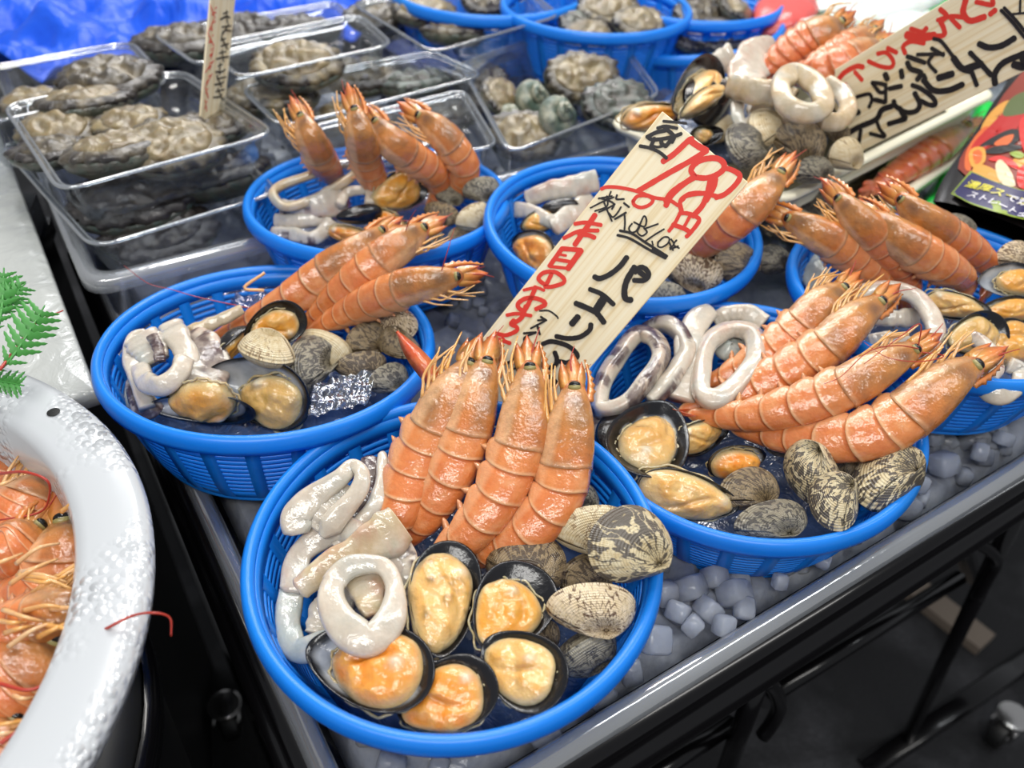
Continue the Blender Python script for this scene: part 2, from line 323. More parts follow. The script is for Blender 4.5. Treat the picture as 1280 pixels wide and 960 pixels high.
# ------------------------------------------------------------------ shrimp
ORG = lin((202, 98, 44)); ORG2 = lin((220, 138, 78)); RED = lin((196, 62, 38)); HEAD = lin((192, 132, 66)); OLV = lin((140, 106, 66)); PALE = lin((232, 190, 146)); YEL = lin((222, 158, 76)); DRK = lin((90, 60, 48))
def L3(a, b, t): return tuple(a[i] * (1 - t) + b[i] * t for i in range(3))
def shrimp(pts, R, side, label, group=None, seed=0, roll=0.0, ant=(), legs=6, detail=1.0, tail=True, name='raw_shrimp', hue=0.0, spread=1.0, feelers=True):
    """pts: (px, py, z) from the front of the head to the base of the tail fan; R: half height of the body (m);
    side: +1/-1, which way the belly faces; roll: degrees the body is turned about its axis"""
    rng = random.Random(seed * 7 + 3)
    W_ = np.array([P(*p) for p in pts]); C = crm(W_, 240)
    T = np.gradient(C, axis=0); T /= np.linalg.norm(T, axis=1)[:, None]
    tocam = unit(CAMP - C[120]); La = np.array([unit(tocam - (tocam @ t_) * t_) for t_ in T])
    Ba = side * np.cross(T, La)
    rr = math.radians(roll); Lr = La * math.cos(rr) + Ba * math.sin(rr); Br = Ba * math.cos(rr) - La * math.sin(rr); La, Ba = Lr, Br
    LEN = np.sum(np.linalg.norm(np.diff(C, axis=0), axis=1))
    def at(s):
        s = min(max(s, 0), 1) * 239; i = int(min(s, 238)); f = s - i
        return C[i] * (1 - f) + C[i + 1] * f, unit(T[i] * (1 - f) + T[i + 1] * f), unit(La[i] * (1 - f) + La[i + 1] * f), unit(Ba[i] * (1 - f) + Ba[i + 1] * f)
    def hh(s):
        xs = [0, .03, .10, .20, .30, .38, .46, .56, .66, .76, .86, .94, 1.0]; ys = [.34, .44, .62, .84, .96, 1.0, 1.0, .96, .88, .76, .62, .47, .34]
        s_ = s
        return R * np.interp(s, xs, ys)
    root = thing(name, tuple(C[60]), label, 'shrimp', group)
    m = int(32 * detail) // 2 * 2
    aa = np.arange(m) / m * 2 * PI
    def ring(s, k, wf, lobe=0.0, bow=0.0, sh=0.0):
        c, t_, l_, b_ = at(s); h = hh(s) * k
        out = []
        for a in aa:
            ca, sa = math.cos(a), math.sin(a)       # a = 0 dorsal, PI belly
            pw = .82
            x = -(abs(ca) ** pw) * (1 if ca > 0 else -1); y = (abs(sa) ** pw) * (1 if sa > 0 else -1)
            bel = max(0, -ca) ** 2
            q = h * x * (1 + lobe * bel) ; w = h * wf * y * (1 - .25 * bel)
            out.append(c + b_ * q + l_ * w + t_ * (bow * R * (abs(sa) ** 2) - sh * bel * R))
        return out
    def colr(s, a, base):
        return base
    # carapace
    g = []; cc = []; sN = int(34 * detail); hl = .385
    o1, o2 = rng.uniform(0, 40), rng.uniform(0, 40)
    for i in range(sN):
        t_ = i / (sN - 1); s = hl * t_
        k = 1.0 + .03 * t_; g.append(ring(s, k, .74, .12 * math.sin(PI * min(1, t_ * 1.1)), .30 * t_ ** 3))
        row = []
        for j, a in enumerate(aa):
            n_ = noise.noise(Vector((t_ * 4 + o1, math.cos(a) * 1.6, math.sin(a) * 1.6 + o2))) * .5 + .5
            c = L3(HEAD, ORG, max(0, t_ - .45) * 1.1 + .35 * n_ * (1 - t_))
            dk = math.exp(-((t_ - .34) / .10) ** 2 - ((abs(math.sin(a)) - .9) / .5) ** 2 - ((math.cos(a) - .2) / .45) ** 2)
            c = L3(c, DRK, min(.75, .85 * dk * (.5 + n_)))
            c = L3(c, OLV, max(0, min(.6, (n_ - .5) * 2.2)))
            if math.cos(a) < -.35: c = L3(c, PALE, .55 * min(1, t_ * 2))
            if t_ > .96: c = L3(c, PALE, .35)
            if t_ < .15: c = L3(c, ORG, .6)
            row.append(c)
        cc.append(row)
    mb = MB(); mb.grid(g, cc, wrap_v=True); mb.cap(0, m, False); mb.cap((sN - 1) * m, m, True)
    mb.obj('carapace', 'shrimp_head', root)
    # abdomen: six overlapping segments
    g = []; cc = []; ends = [.365, .475, .585, .695, .795, .88, 1.0]
    for k in range(6):
        s0, s1 = ends[k], ends[k + 1]; ts = [0, .12, .3, .5, .7, .85, .94, .985, 1.0] if detail > .7 else [0, .3, .6, .9, 1.0]
        for t_ in ts:
            kk = .960 + .045 * min(1, t_ / .8) if t_ < .99 else .975
            if k == 0: kk += .0
            lobe = .20 * math.sin(PI * min(1, t_ * .9 + .08)) * (1 if k < 5 else 0)
            g.append(ring(s0 + (s1 - s0) * t_, kk, .72, lobe, .34 * (t_ > -1), .16 * math.sin(PI * t_)))
            row = []
            for a in aa:
                n_ = noise.noise(Vector((s0 * 30 + t_ * 3 + o1, math.cos(a) * 2, math.sin(a) * 2))) * .5 + .5
                c = L3(ORG, ORG2, .25 + .6 * n_)
                if k == 0: c = L3(c, HEAD, .25)
                if t_ > .93: c = L3(c, PALE, .45 + .3 * n_)
                if t_ < .1: c = L3(c, RED, .28)
                if .2 < t_ < .9 and n_ > .55: c = L3(c, PALE, (n_ - .55) * 1.1)
                if math.cos(a) < -.55: c = L3(c, PALE, .35)
                if hue: c = L3(c, RED, hue)
                row.append(c)
            cc.append(row)
    mb = MB(); mb.grid(g, cc, wrap_v=True); mb.cap(0, m, False); mb.cap(len(mb.v) - m, m, True)
    mb.obj('abdomen', 'shell', root)
    # tail fan
    if tail:
        c, t_, l_, b_ = at(1.0); mb = MB()
        for ang, ln, wd in ((0, 1.25, .22), (.32, 1.5, .34), (-.32, 1.5, .34), (.62, 1.35, .36), (-.62, 1.35, .36)):
            d = unit(t_ * math.cos(ang * spread) + l_ * math.sin(ang * spread)); w_ = unit(np.cross(d, b_)); g = []; cl = []
            for i in range(9):
                q = i / 8; ww = R * wd * (math.sin(PI * min(1, q * .78 + .16)) ** .7); p = c - t_ * R * .2 + d * R * ln * q - b_ * R * (.12 * math.cos(ang * 2) - .2 * q * q)
                th = R * .05 * (1 - .5 * q)
                g.append([p + w_ * ww, p - b_ * th * 1.5, p - w_ * ww, p + b_ * th]); cl.append([L3(ORG, RED, q)] * 4)
            b0 = len(mb.v); mb.grid(g, cl, wrap_v=True); mb.cap(b0, 4); mb.cap(len(mb.v) - 4, 4, True)
        mb.obj('tail_fan', 'shell', root)
    # rostrum (serrated spike)
    c, t_, l_, b_ = at(0.0); c2, t2, l2, b2 = at(.10); mb = MB(); g = []
    for i in range(14):
        q = i / 13; p = (c2 - b2 * hh(.10) * .95) * (1 - q) + (c - b_ * hh(0) * .9 - t_ * R * 1.25) * q - b_ * R * .12 * math.sin(PI * q)
        h = R * .17 * (1 - q) + .00025; tooth = (i % 2) * R * .09 * (q > .15)
        g.append([p - b_ * (h + tooth), p + l_ * h * .45, p + b_ * h * .8, p - l_ * h * .45])
    mb.grid(g, L3(ORG, YEL, .4), wrap_v=True); mb.cap(0, 4); mb.cap(len(mb.v) - 4, 4, True); mb.obj('rostrum', 'shell', root)
    # scale plates and mouthparts that close the head to a point
    mb = MB()
    for sgn, off, ln, wd in ((1, .1, 1.7, .46), (-1, .1, 1.6, .44), (1, 1.0, 1.3, .26), (-1, 1.0, 1.15, .24), (1, -.6, 1.3, .26), (-1, -.6, 1.2, .24)):
        st = c + l_ * sgn * hh(0) * .55 + b_ * R * .28 * off + t_ * R * .35; g = []; cl = []
        d = unit(-t_ + l_ * sgn * .08 + b_ * .16 * off + np.array([rng.uniform(-.06, .06) for _ in range(3)]))
        for i in range(8):
            q = i / 7; w = R * wd * (math.sin(PI * min(1, .36 + q * .63)) ** 1.1); p = st + d * R * ln * q
            g.append([p + b_ * w, p + l_ * R * .05, p - b_ * w, p - l_ * R * .05]); cl.append([L3(YEL, L3(ORG, RED, .3), q)] * 4)
        b0 = len(mb.v); mb.grid(g, cl, wrap_v=True); mb.cap(b0, 4); mb.cap(len(mb.v) - 4, 4, True)
    mb.obj('antennal_scale', 'shell', root)
    # eyes
    for sgn in (1, -1):
        ce, te, le, be = at(.055); e = ce + le * sgn * hh(.055) * .72 - be * hh(.055) * .12
        for nm, rad, off, mt in (('eye_stalk', .20, 0, 'eye_stalk'), ('eye', .185, .06, 'eye')):
            mb = MB(); g = []
            o = e + le * sgn * R * off * .9 - te * R * off * 1.2
            for i in range(9):
                th = PI * i / 8
                g.append([o + R * rad * (le * sgn * math.cos(th) * .8 + (te * .85 * math.cos(a) + be * 1.25 * math.sin(a)) * math.sin(th)) for a in np.arange(14) / 14 * 2 * PI])
            mb.grid(g, wrap_v=True); mb.obj(nm, mt, root)
    # walking legs, folded forward along the belly
    for i in range(legs):
        sg = 1 if i % 2 == 0 else -1; s = .12 + .045 * (i // 2) + rng.uniform(-.01, .01)
        cb, tb, lb, bb = at(s); st = cb + bb * hh(s) * .95 + lb * sg * hh(s) * .3
        ln = R * rng.uniform(1.1, 1.8); k1 = st + unit(bb * rng.uniform(.05, .45) - tb * rng.uniform(.8, 1.2) + lb * sg * rng.uniform(0, .3)) * ln * .6
        k2 = k1 + unit(-tb * rng.uniform(.8, 1.2) + bb * rng.uniform(-.35, .30)) * ln * .7
        mb = MB(); p = crm([st, st * .5 + k1 * .5, k1, k2], 12); mb.tube(p, np.linspace(R * .075, R * .03, 12), 6, L3(YEL, PALE, rng.random() * .6)); mb.obj('walking_leg', 'leg', root)
    # swimmerets
    for i in range(5 if detail > .6 else 0):
        s = .42 + .1 * i; cb, tb, lb, bb = at(s); mb = MB(); g = []; st = cb + bb * hh(s) * .85
        d = unit(bb * .75 + tb * rng.uniform(-.6, .3))
        for j in range(6):
            q = j / 5; w = R * .15 * math.sin(PI * (.15 + .8 * q)); p = st + d * R * .55 * q
            g.append([p + tb * w, p + lb * R * .06, p - tb * w, p - lb * R * .06])
        mb.grid(g, L3(ORG, PALE, .45), wrap_v=True); mb.cap(0, 4); mb.cap(len(mb.v) - 4, 4, True); mb.obj('swimmeret', 'leg', root)
    # antennae given as photo paths
    for ap in ant:
        mb = MB(); p = crm([P(*q) for q in ap], 40); mb.tube(p, np.linspace(.00042, .00018, 40), 5); mb.obj('antenna', 'antenna', root)
    if feelers:
        for sg in (1, -1):
            d = unit(-t_ + b_ * rng.uniform(-.3, .5) + l_ * sg * .3); p0 = c + l_ * sg * R * .1
            mb = MB(); mb.tube(crm([p0, p0 + d * R * .9, p0 + d * R * 1.6 + b_ * R * rng.uniform(-.3, .3)], 10), np.linspace(R * .05, R * .015, 10), 5); mb.obj('antennule', 'antenna', root)
    return root

# ------------------------------------------------------------------ frames for shells laid on the pile
def frame(x1, y1, x2, y2, z1, z2, roll=0.0, pitch=0.0):
    a, b = P(x1, y1, z1), P(x2, y2, z2); c = (a + b) / 2; X = unit(b - a); tc = unit(CAMP - c)
    Z = unit(tc - (tc @ X) * X); Y = np.cross(Z, X); r = math.radians(roll)
    Z, Y = Z * math.cos(r) + Y * math.sin(r), Y * math.cos(r) - Z * math.sin(r)
    return c, X, Y, Z, np.linalg.norm(b - a)
NAC = lin((150, 158, 172)); NAC2 = lin((196, 198, 200)); SHB = lin((8, 8, 14)); SHO = lin((12, 11, 16)); BRN = lin((50, 38, 28))
MEAT = {'orange': (lin((232, 138, 34)), lin((226, 158, 72)), lin((196, 178, 136))), 'cream': (lin((228, 186, 118)), lin((222, 164, 84)), lin((200, 188, 152))),
        'yellow': (lin((226, 154, 52)), lin((214, 162, 84)), lin((188, 174, 134))), 'tan': (lin((214, 170, 96)), lin((196, 160, 100)), lin((186, 176, 140)))}
def mussel(x1, y1, x2, y2, z1, z2, label, wid=.58, roll=0, meat='orange', ms=(.62, .70), mo=(.06, .0), mh=.13, seed=0, depth=.17, group=None, spot=(.3, -.3), nacre=.78, groove=(.0, .3), shell=True, hinge=None, dark=0.0):
    """open mussel; (x1,y1): pointed hinge end, (x2,y2): broad end"""
    c, X, Y, Z, Ln = frame(x1, y1, x2, y2, z1, z2, roll); rng = random.Random(seed); so = rng.uniform(0, 50)
    root = thing('open_mussel', tuple(c), label, 'mussel', group)
    def outl(a):
        x = -.5 * math.cos(a); y = .5 * wid * math.sin(a) * (.66 + .40 * (1 - math.cos(a)) / 2) * (1.0 + .06 * math.sin(a)) ; return x, y
    n = 64; A = np.arange(n) / n * 2 * PI
    def half(name, Xv, Yv, Zv, org, dp):
        mb = MB(); g = []; cc = []
        for layer in (0, 1):
            rhos = np.linspace(0, 1, 15) if layer == 0 else np.linspace(1, 0, 15)
            for q in rhos:
                row = []; cr = []
                for a in A:
                    ox, oy = outl(a); px, py = -.12 + (ox + .12) * q * (1.0 if layer else .975), oy * q * (1.0 if layer else .965)
                    z = -dp * (1 - q ** 2.3) * (1 if layer else .90) + (.006 if (layer == 0 and q < 1) else 0) + .004 * fbm(px, py, so, 4) * (1 - q)
                    row.append(org + (Xv * px + Yv * py + Zv * z) * Ln)
                    nn = noise.noise(Vector((px * 6 + so, py * 6, 0)))
                    if layer == 0:
                        lim = nacre + .10 * nn - .14 * max(0, px)
                        cr.append(L3(L3(NAC, NAC2, .5 + nn), SHB, max(0, min(1, (q - lim) * 9))))
                    else: cr.append(L3(SHO, BRN, max(0, .35 + nn - q * .4)))
                g.append(row); cc.append(cr)
        mb.grid(g, cc, wrap_v=True); return mb.obj(name, 'mussel_shell', root)
    if shell: half('shell', X, Y, Z, c, depth)
    if hinge is not None:       # second valve raised about the pointed end / one long side
        ang = math.radians(hinge[0]); ax = hinge[1]
        if ax == 'side':
            s_ = hinge[2]; Y2 = Y * math.cos(ang) - s_ * Z * math.sin(ang); Z2 = -(Z * math.cos(ang) + s_ * Y * math.sin(ang))
            Y2 = -(Y * math.cos(ang) + s_ * Z * math.sin(ang)) * 1.0; Z2 = unit(np.cross(X, Y2)); org = c - Y * s_ * wid * .42 * Ln + (-1) * (-Y * s_ * math.cos(ang) - Z * math.sin(ang)) * wid * .42 * Ln
            half('upper_shell', X, Y2, Z2 if Z2 @ Z < 0 or True else -Z2, org, depth)
        else:
            X2 = unit(X * math.cos(ang) + Z * math.sin(ang)); tip = c - X * .5 * Ln; Z2 = -unit(Z * math.cos(ang) - X * math.sin(ang)); half('upper_shell', X2, Y, Z2, tip + X2 * .5 * Ln, depth)
    if meat:
        c1, c2, c3 = MEAT[meat]; mb = MB(); g = []; cc = []
        for q in np.concatenate([np.linspace(0, .9, 16), [.95, .985, 1.0, .97]]):
            row = []; cr = []
            for a in A:
                ox, oy = outl(a); wob = 1 + .07 * noise.noise(Vector((math.cos(a) * 1.5 + so, math.sin(a) * 1.5, 3)))
                px, py = mo[0] + ox * ms[0] * q * wob, mo[1] + oy * ms[1] * q * wob
                nn = noise.noise(Vector((px * 7 + so, py * 7, 1))); n3 = noise.noise(Vector((px * 22 + so, py * 22, 5)))
                last = (len(g) == 19)
                z = -.055 + mh * (max(0, 1 - q ** 2.6)) ** .5 + .045 * nn * (1 - q * .6) + .008 * n3
                gy = (py / (wid * .5)) - groove[0] - .35 * math.sin(px * 6 + so)
                z -= .035 * math.exp(-(gy / .10) ** 2) * (1 - q) * (groove[1] > 0) * 1.3
                sx, sy = spot; ds = ((px - mo[0] - sx * ms[0]) ** 2 + (py - mo[1] - sy * ms[1] * wid) ** 2) ** .5
                z += .03 * math.exp(-(ds / .05) ** 2)
                if last: z = -.09
                row.append(c + (X * px + Y * py + Z * z) * Ln)
                col = L3(c1, c2, max(0, min(1, .35 + nn * 1.3))); col = L3(col, c3, max(0, min(1, (q - .80) * 4.5)))
                col = L3(col, lin((214, 208, 188)), .9 * math.exp(-(ds / .05) ** 2)); col = L3(col, lin((84, 78, 56)), min(.7, dark * max(0, n3 + nn)))
                col = L3(col, lin((150, 96, 40)), .35 * math.exp(-(gy / .10) ** 2) * (1 - q))
                cr.append(col)
            g.append(row); cc.append(cr)
        mb.grid(g, cc, wrap_v=True); mb.obj('meat', 'mussel_meat', root)
        if shell:   # mantle frill round the meat
            mb = MB(); p = []
            for a in A:
                ox, oy = outl(a); k = 1.07 + .05 * math.sin(a * 9 + so)
                p.append(c + (X * (mo[0] + ox * ms[0] * k) + Y * (mo[1] + oy * ms[1] * k) + Z * (-.072 + .012 * math.sin(a * 23))) * Ln)
            mb.tube(p, .012 * Ln, 6, L3(c3, lin((150, 140, 120)), .4), closed=True); mb.obj('mantle', 'mussel_meat', root)
    return root
def clam(x1, y1, x2, y2, z1, z2, label, mat='clam_zigzag', hi=.76, thick=.27, roll=0, seed=0, group=None, um=.18, gape=0.0, name='asari_clam'):
    """closed clam; long axis from (x1,y1) to (x2,y2); the hinge is on the +Y side of the long axis"""
    c, X, Y, Z, Ln = frame(x1, y1, x2, y2, z1, z2, roll); root = thing(name, tuple(c), label, 'clam', group)
    U = np.array([-um, .5 * hi * .92]); nA, nV = 56, 18; A = np.arange(nA) / nA * 2 * PI
    for sg in (1, -1):
        mb = MB(); g = []; uv = []
        for j in range(nV):
            v = .035 + .965 * j / (nV - 1); row = []
            for i, a in enumerate(A):
                sa = math.sin(a); ca = math.cos(a)
                ox = .5 * (abs(ca) ** .92) * (1 if ca > 0 else -1); oy = .5 * hi * (abs(sa) ** .95) * (1 if sa > 0 else -1) - (.05 * ca if sa > 0 else .0)
                if sa > 0: oy *= .86 + .14 * math.exp(-((ox + um) / .16) ** 2)
                px = U[0] * .9 + (ox - U[0] * .9) * v; py = U[1] * .86 + (oy - U[1] * .86) * v
                z = thick * (1 - v ** 2.3) ** .72 * (.30 + .70 * min(1, v * 2.2) ** .8)
                z += .0015 * math.sin(v * 60)
                row.append(c + (X * px + Y * py + Z * sg * (z + gape * (1 if sa < 0 else .2) * v * .1)) * Ln); uv.append((abs(((i / nA) - .25 + .5) % 1.0 - .5) * 2 + (0 if sg > 0 else 3), v))
            g.append(row)
        mb.grid(g, wrap_v=True, flip=(sg > 0)); mb.cap(0, nA, sg < 0); mb.uv = uv; mb.obj('valve', mat, root)
    if gape:
        pass
    return root
SQ = lin((200, 190, 174)); SQP = lin((190, 128, 106)); SQD = lin((62, 36, 44)); SQY = lin((196, 176, 142)); SQG = lin((178, 184, 178))
def squid(pts, label, w=.006, t=.0024, closed=True, roll=0.0, skin=0.0, dark=0.0, seed=0, group=None, name='squid_ring', col=None, twist=0.0, n=110, tip=False):
    """band of squid along photo points; w: half width across the view, t: half thickness along it"""
    W_ = np.array([P(*p[:3]) for p in pts]); ws = np.array([(p[3] if len(p) > 3 else 1.0) for p in pts])[:, None]; rl = np.array([(p[4] if len(p) > 4 else 0.0) for p in pts])[:, None]
    D = crm(np.hstack([W_, ws, rl]), n, closed); C = D[:, :3]
    T = (np.roll(C, -1, 0) - np.roll(C, 1, 0)) if closed else np.gradient(C, axis=0)
    T /= np.linalg.norm(T, axis=1)[:, None] + 1e-12
    cen = C.mean(0); tc = unit(CAMP - cen); so = seed * 3.7 + .3; g = []; cc = []; K = 20; base = col or SQ
    for i in range(n):
        N = unit(tc - (tc @ T[i]) * T[i]); B = np.cross(T[i], N); r = math.radians(roll + D[i, 4] + twist * math.sin(2 * PI * i / n))
        a1 = B * math.cos(r) + N * math.sin(r); a2 = N * math.cos(r) - B * math.sin(r)
        outs = 1 if (B @ (C[i] - cen)) > 0 else -1
        wv = D[i, 3] * (1 + .16 * noise.noise(Vector((i * .06, so, 0))))
        if tip and not closed: wv *= min(1, .35 + (n - 1 - i) * .08)
        if not closed: wv *= min(1, .6 + i * .15)
        row = []; cr = []
        for k in range(K):
            a = 2 * PI * k / K; ca, sa = math.cos(a), math.sin(a); e = .62
            x = (abs(ca) ** e) * (1 if ca > 0 else -1); y = (abs(sa) ** e) * (1 if sa > 0 else -1)
            p = C[i] + a1 * x * w * wv * (1 + .07 * noise.noise(Vector((i * .07, so * 2, 4)))) + a2 * (y * t * (.6 + .4 * wv) + .0006 * noise.noise(Vector((i * .1, k * .25, so)))); row.append(p)
            q = noise.noise(Vector((p[0] * 140 + so, p[1] * 140, p[2] * 140))); q2 = noise.noise(Vector((p[0] * 600 + so, p[1] * 600, p[2] * 600))); q3 = noise.noise(Vector((p[0] * 60 + so, p[1] * 60, p[2] * 60)))
            c = L3(base, SQG, max(0, q3)); side = max(0, min(1, (x * outs + .25) * 1.2))
            c = L3(c, SQP, min(1, skin * side * (.55 + q + .5 * q2))) if skin else c
            if dark and side > .2: c = L3(c, SQD, .92 * max(0, min(1, (q * .5 + q3 * 1.1 + q2 * .3 + dark - .42) * 6)))
            cr.append(tuple(max(0, v) for v in c))
        g.append(row); cc.append(cr)
    mb = MB(); mb.grid(g, cc, wrap_u=closed, wrap_v=True)
    if not closed: mb.cap(0, K, False); mb.cap((n - 1) * K, K, True)
    return tag(mb.obj(name, 'squid'), label, 'squid', group)
# ------------------------------------------------------------------ setting
def V(x, y, z): return np.array([x, y, z + Z0])
TA = math.radians(33.4); TU = np.array([math.cos(TA), math.sin(TA), 0]); TV = np.array([-math.sin(TA), math.cos(TA), 0]); UP = np.array([0, 0, 1.])
# corner of the stall: front line and left line cross here
_p1 = np.array([.156, .272]); _p2 = np.array([-.150, .279])
_s = np.linalg.solve(np.array([TU[:2], -TV[:2]]).T, _p2 - _p1); CN = np.append(_p1 + TU[:2] * _s[0], 0) + np.array([0, 0, Z0])
def TP(u, v, z): return CN + TU * u + TV * v + UP * z
mb = MB(); mb.grid([[(x, y, 0) for y in (-1.5, 4.5)] for x in (-3, 4)]); o = mb.obj('floor', 'carpet', smooth=False); o['kind'] = 'structure'
# display table: black lacquered steel frame, top rail, inner rail, legs, braces
TLU, TLV = 1.30, 1.55
tbl = thing('display_table', tuple(TP(TLU / 2, TLV / 2, -.8)), 'black lacquered steel folding table carrying the ice tray', 'table')
def PF(x, y): return P(x, y, -Z0)
def rail(name, a, b, w, h, par=tbl, mat='black_metal', bev=.004):
    """bar of rounded rectangular section from a to b"""
    a, b = np.array(a, float), np.array(b, float); d = unit(b - a); up = UP if abs(d[2]) < .9 else TU; s = unit(np.cross(d, up)); up = np.cross(s, d); g = []
    sec = []
    for q in range(20):
        an = 2 * PI * q / 20; ca, sa = math.cos(an), math.sin(an); e = .45
        sec.append(((abs(ca) ** e) * (1 if ca > 0 else -1) * w / 2, (abs(sa) ** e) * (1 if sa > 0 else -1) * h / 2))
    mb = MB(); mb.grid([[p + s * x + up * y for x, y in sec] for p in (a, b)], wrap_v=True); mb.cap(0, 20); mb.cap(20, 20, True)
    return mb.obj(name, mat, par)
mb = MB(); mb.box(TP(TLU / 2, TLV / 2, -.104), TU * (TLU / 2 - .002), TV * (TLV / 2 - .002), UP * .006); mb.obj('table_top', 'black_metal', tbl, smooth=False)
def ledge(a, b, out):
    """rolled edge moulding: two rounded steps"""
    sec = [(-.012, -.066), (.004, -.062), (.009, -.066), (.010, -.072), (.008, -.077), (.012, -.081), (.0155, -.087), (.016, -.094), (.013, -.101), (.006, -.106), (-.012, -.108)]
    mb = MB(); mb.grid([[p + out * x + UP * z for x, z in sec] for p in (a, b)], wrap_v=True); mb.cap(0, len(sec)); mb.cap(len(sec), len(sec), True); return mb.obj('edge_rail', 'black_metal', tbl)
ledge(TP(-.012, 0, 0), TP(TLU, 0, 0), -TV); ledge(TP(0, -.012, 0), TP(0, TLV, 0), -TU)
rail('side_rail', TP(.03, .0, -.20), TP(.03, TLV, -.20), .018, .018)
def PV(x, y, v):
    """point on the upright plane v metres behind the front edge"""
    d = CM @ np.array([x - 640, -(y - 480), -FPX]); t_ = ((TP(0, v, 0) - CAMP) @ TV) / (d @ TV); return CAMP + d * t_
def tubep(name, pts, v, r, n=24):
    mb = MB(); mb.tube(crm([PV(x, y, v) for x, y in pts], n) if len(pts) > 2 else [PV(*pts[0], v), PV(*pts[1], v)], r, 12); return mb.obj(name, 'black_metal', tbl)
tubep('lower_rail', [(790, 986), (916, 904)], .045, .0075); tubep('lower_rail', [(964, 868), (1199, 722)], .045, .0075)
tubep('leg', [(958, 822), (898, 990)], .03, .008); tubep('leg', [(1296, 590), (1112, 968)], .03, .008)
tubep('latch_hook', [(957, 850), (968, 862), (974, 882), (966, 902), (953, 920)], .025, .0062); tubep('latch_hook', [(1216, 676), (1236, 688), (1246, 702), (1236, 722), (1220, 748)], .025, .0055)
tubep('strut', [(930, 838), (955, 868)], .06, .012); tubep('strut', [(1186, 640), (1216, 720)], .06, .010)
rail('foot_bar', PF(1081, 962), PF(1330, 795), .03, .02)
rail('leg', TP(.012, .09, -.11), TP(.012, .12, -.80), .02, .02); rail('leg', TP(.012, .60, -.11), TP(.012, .60, -.80), .02, .02)
rail('foot_bar', TP(.012, .05, -.77), TP(.012, 1.3, -.77), .03, .02)
def caster(p, label, yaw=0):
    r = thing('caster_wheel', tuple(p), label, 'caster'); p = np.array(p)
    x = np.array([math.cos(yaw), math.sin(yaw), 0]); y = np.array([-math.sin(yaw), math.cos(yaw), 0])
    def disc(name, c, ax, rad, h, mat, prof=((.0, 1), (.15, 1), (.3, .9), (.3, .9))):
        ax = unit(ax); e1 = unit(np.cross(ax, [.3, .2, 1])); e2 = np.cross(ax, e1); mb = MB(); g = []
        for q, k in ((-1, .001), (-1, .86), (-.85, .97), (-.6, 1), (.6, 1), (.85, .97), (1, .86), (1, .001)):
            g.append([c + ax * h * q + (e1 * math.cos(a) + e2 * math.sin(a)) * rad * k for a in np.arange(32) / 32 * 2 * PI])
        mb.grid(g, wrap_v=True); return mb.obj(name, mat, r)
    disc('wheel', p + UP * .027, y, .027, .011, 'rubber'); disc('hub_cap', p + UP * .027, y, .012, .0135, 'chrome')
    disc('swivel_plate', p + UP * .066, UP, .022, .004, 'chrome'); disc('swivel_ring', p + UP * .058, UP, .016, .005, 'chrome')
    for s in (1, -1):
        mb = MB(); g = []
        for t_ in np.linspace(0, 1, 8):
            w = .017 * (1 - .45 * t_); c = p + UP * (.060 - .036 * t_) + y * s * .0155 - x * .006 * (1 - t_)
            g.append([c + x * w, c + y * s * .002 + x * w * .9, c + y * s * .002 - x * w * .9, c - x * w])
        mb.grid(g, wrap_v=True); mb.cap(0, 4); mb.cap(len(mb.v) - 4, 4, True); mb.obj('fork', 'chrome', r)
caster(PF(1243, 925), 'chrome swivel caster on the dark carpet at far end of the stall', .6)
caster(PF(292, 912), 'chrome swivel caster under the table corner beside the enamel basin', 1.9)
caster(PF(128, 640), 'blurred chrome caster in the dark gap behind the enamel basin', 1.2)
# wooden slatted pallet seen in the dark under the table
pal = thing('wooden_slat', tuple(PF(1110, 800)), 'grey wooden slat lying on the floor in the dark under the table', 'slat')
a, b = P(1112, 712, -.79), P(1232, 806, -.79); d = unit(b - a); s_ = unit(np.cross(d, UP)); mb = MB(); mb.box((a + b) / 2, d * np.linalg.norm(b - a) / 2, s_ * .022, UP * .009); mb.obj('plank', plain('grey_wood', (120, 108, 96), .7), pal, smooth=False)

# ice tray: clear acrylic box with rolled lip
trayo = thing('ice_tray', tuple(TP(.6, .7, -.09)), 'clear acrylic tray with a rolled lip holding the ice', 'tray')
def rr_loop(u0, v0, u1, v1, r, z, k=8):
    pts = []
    for cx, cy, a0 in ((u1 - r, v0 + r, -PI / 2), (u1 - r, v1 - r, 0), (u0 + r, v1 - r, PI / 2), (u0 + r, v0 + r, PI)):
        for i in range(k + 1):
            a = a0 + PI / 2 * i / k; pts.append(TP(cx + r * math.cos(a), cy + r * math.sin(a), z))
    return pts
def box_shell(mb, prof, u0, v0, u1, v1, r=.02):
    """prof: list of (inset, z); one skin following a rounded rectangle"""
    mb.grid([rr_loop(u0 + i, v0 + i, u1 - i, v1 - i, max(.003, r - i * .5), z) for i, z in prof], wrap_v=True)
mb = MB(); box_shell(mb, [(-.004, -.064), (-.004, -.058), (0, -.054), (.005, -.0535), (.008, -.057), (.012, -.094), (.05, -.096)], 0, 0, TLU - .01, TLV - .02, .022)
mb.cap(len(mb.v) - 36, 36); mb.obj('tray_wall', 'clear_tray', trayo)
